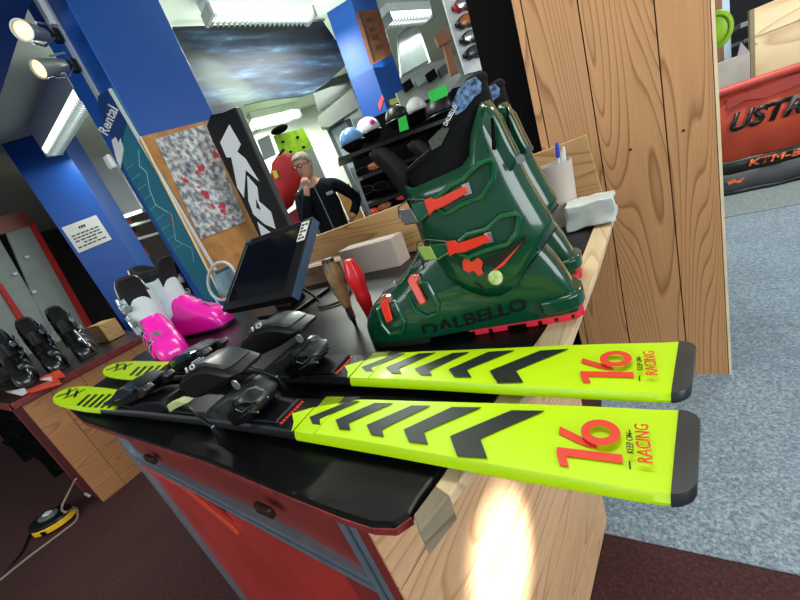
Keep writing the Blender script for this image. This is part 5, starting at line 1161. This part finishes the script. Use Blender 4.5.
# mirror and shelf things between pillar and goggle panel
plv = plane(PD(415, 60, 5.2), 54)
t = thing('wall_mirror', 'dark reflecting pane on the wall between the blue pillar and goggles', 'mirror', plv(412, 60)[:]); loc = Vector(t.location)
flat('pane', plv, ((398, 35), (415, 22), (428, 60), (402, 75)), mat('mirror_dark', '#454E4C', .25, .0), t, loc, .02, .03); flat('frame', plv, ((396, 33), (416, 19), (431, 62), (400, 78)), M_GREYP, t, loc, .02)
t = thing('grey_counter_shelf', 'grey slanted shelf top with packed goods under the mirror', 'shelf', plv(420, 85)[:]); loc = Vector(t.location)
pls = plane(PD(420, 85, 3.7), 54); flat('top', pls, ((396, 93), (440, 72), (462, 74), (450, 92), (402, 108)), mat('shelf_grey', '#8F9690', .5), t, loc, .05)
for k in range(4): flat('goods', pls, ((402+12*k, 84-5*k), (410+12*k, 78-5*k), (414+12*k, 86-5*k), (406+12*k, 92-5*k)), (M_BLKM, M_GREYP, M_BLKM, M_DKG)[k], t, loc, .05, .08)

# ================================================================== RIGHT BACKGROUND
# orange banner
bx0, bY = .62, 4.235
t = thing('banner', 'orange fabric barrier banner with black lettering standing on the grey carpet', 'banner', (1.2, bY, 0)); loc = Vector(t.location)
K = lambda px, py, off=0: PY(px, py, bY-off)-loc
zt0 = K(728, 94).z; zt1 = K(800, 66).z
def bz(x, k): # k 0 bottom..1 top
    return k
rows = []
M_BAN = mat('banner_orange', '#E0532F', .6, vscale=2.5, col2='#B8402C')
xw = [bx0+.06*i-loc.x for i in range(34)]
def strip(nm, za, zb_, m, off=0.0, sag=.0):
    bm = B(); g = []
    for x in xw:
        w0 = .012*math.sin(x*9)+.008*math.sin(x*23); g.append([bm.verts.new((x, w0-off, za)), bm.verts.new((x, w0*1.3-off, (za+zb_)/2)), bm.verts.new((x, w0*.8-off, zb_))])
    for a, b in zip(g, g[1:]):
        for k in (0, 1): bm.faces.new((a[k], b[k], b[k+1], a[k+1]))
    return finish(nm, bm, m, t, smooth=True, solid=.006)
zt = (zt0+zt1)/2; zblk = K(765, 152.5).z
strip('orange_cloth', zblk, zt, M_BAN); strip('black_band', K(765, 166).z, zblk, M_INK); strip('grey_band', .03, K(765, 166).z, mat('banner_grey', '#4A4C50', .6)); strip('lower_hem', 0.008, K(765, 184).z, M_INK, .006)
bm = B(); tube(bm, [(x, .0, zt+.01) for x in (xw[0], xw[-1])], .035, 10); finish('top_tube', bm, mat('banner_red', '#C2453A', .5), t, smooth=True)
def ban_text(s, p0, p1, p2, m, bold): return text_on('lettering', s, K(*p0, .03), K(*p1, .03), K(*p2, .03), (0, -1, 0), m, t, bold, .004)
ban_text('USTRY', (727, 134), (826, 106), (735, 113), M_INK, .045)
ban_text('KTM-BIKE', (748, 166.5), (828, 148.5), (751, 159.5), mat('orange_print', '#F0703C', .5), .03)
bm = prism(B(), [K(*p, .03) for p in ((727, 182), (735, 179), (737, 181), (745, 177), (740, 183), (734, 182.5), (729, 185))], (0, -.003, 0)); finish('orange_logo', bm, MATS['orange_print'], t)
bm = prism(B(), [K(*p, .022) for p in ((727, 110), (745, 100), (765, 98), (800, 84), (830, 74), (830, 66), (790, 76), (760, 88), (735, 96), (727, 100))], (0, -.003, 0)); finish('fold_print', bm, mat('banner_dark_red', '#A93A30', .6), t)
# wooden crate
t = thing('wooden_crate', 'pale wooden plank crate standing behind the orange banner', 'crate', (1.9, 4.75, 0)); loc = Vector(t.location)
a = PY(755, 50, 4.75); zt_ = PY(755, 9, 4.75).z
bm = B(); zz = .0
hts = [.2, .2, .2, .2]; ztop = PY(753, 9, 4.75).z; seam = PY(756, 37, 4.75).z
cuts = [.006, seam-.40, seam, ztop]
cuts = [c_ for c_ in cuts if c_ >= 0]
for a_, b_ in zip(cuts, cuts[1:]): box(bm, a.x-loc.x, a.x+1.6-loc.x, 0, .03, a_+.002, b_-.002)
finish('plank_front', bm, M_CRATE, t, bevel=.002)
finish('body', box(B(), a.x-.015-loc.x, a.x+1.6-loc.x, .031, .09, .006, ztop), M_GREYWOOD, t)
finish('corner_post', box(B(), a.x-.03-loc.x, a.x-loc.x-.001, -.005, .05, .006, ztop), mat('crate_edge', '#857A60', .6), t)
# grey carton
t = thing('grey_carton', 'pale grey carton between the tall cabinet and the wooden crate', 'box', (PY(737, 80, 4.6).x, 4.6, 0)); loc = Vector(t.location)
p0, p1 = PY(722, 62, 4.6)-loc, PY(750, 52, 4.6)-loc
finish('body', prism(B(), [(p0.x-.05, 0, 0), (p1.x, 0, 0), (p1.x, 0, p1.z), (p0.x-.05, 0, p0.z)], (0, .3, 0)), mat('carton_grey', '#A9A69C', .7), t, bevel=.004)
finish('flap', prism(B(), [(p0.x+.1, 0, p0.z), (p1.x, 0, p1.z), (p1.x-.05, .02, p1.z+.10)], (0, .01, 0)), mat('flap_lilac', '#8E8290', .7), t)
# lime disc, brown board and glass edge
t = thing('lime_disc', 'lime green round disc half hidden by the tall pine cabinet', 'disc', PY(715, 31, 2.104)[:]); loc = Vector(t.location)
bm = B(); ball(bm, (0, 0, 0), .056, .02, .068, n=24); finish('disc', bm, M_LIME, t, smooth=True)
bm = B(); tube(bm, [(.040*math.cos(2*math.pi*k/24), -.016, .050*math.sin(2*math.pi*k/24)) for k in range(25)], .004, 6, cap=False); finish('ridge', bm, mat('lime_dark', '#7FB010', .4), t, smooth=True)
t = thing('brown_post', 'brown wooden post with a blue-white glass edge behind the lime disc', 'post', (PY(720, 40, 5.0).x, 5.0, 0)); loc = Vector(t.location)
xa, xb = PY(705, 40, 5.0).x-loc.x, PY(723.5, 40, 5.0).x-loc.x
finish('post_body', box(B(), xa, xb, 0, .06, .005, 2.7), mat('post_brown', '#7A5636', .6), t); finish('glass_edge', box(B(), xb, xb+.05, -.004, .02, .005, 2.7), mat('glass_edge', '#AFC4D4', .2), t)
for k, (px, py, w2, h2) in enumerate(((748, 23, .05, .02), (750, 39, .04, .015))):
    q_ = PY(px, py, 5.0); t = meta(finish('wall_bracket', box(B(), -w2, w2, 0, .98, -h2, h2), M_GREYP, loc=q_, bevel=.003), '%s pale bracket projecting left of the wooden crate' % ('upper', 'lower')[k], 'bracket')
# unseen spot added for the sun patch on the counter's pine end
spot('sun_patch_spot', (1.75, -.10, 2.3), (-.233, .35, .54), 2300, 4.8, .7, (1, .98, .94), .03)
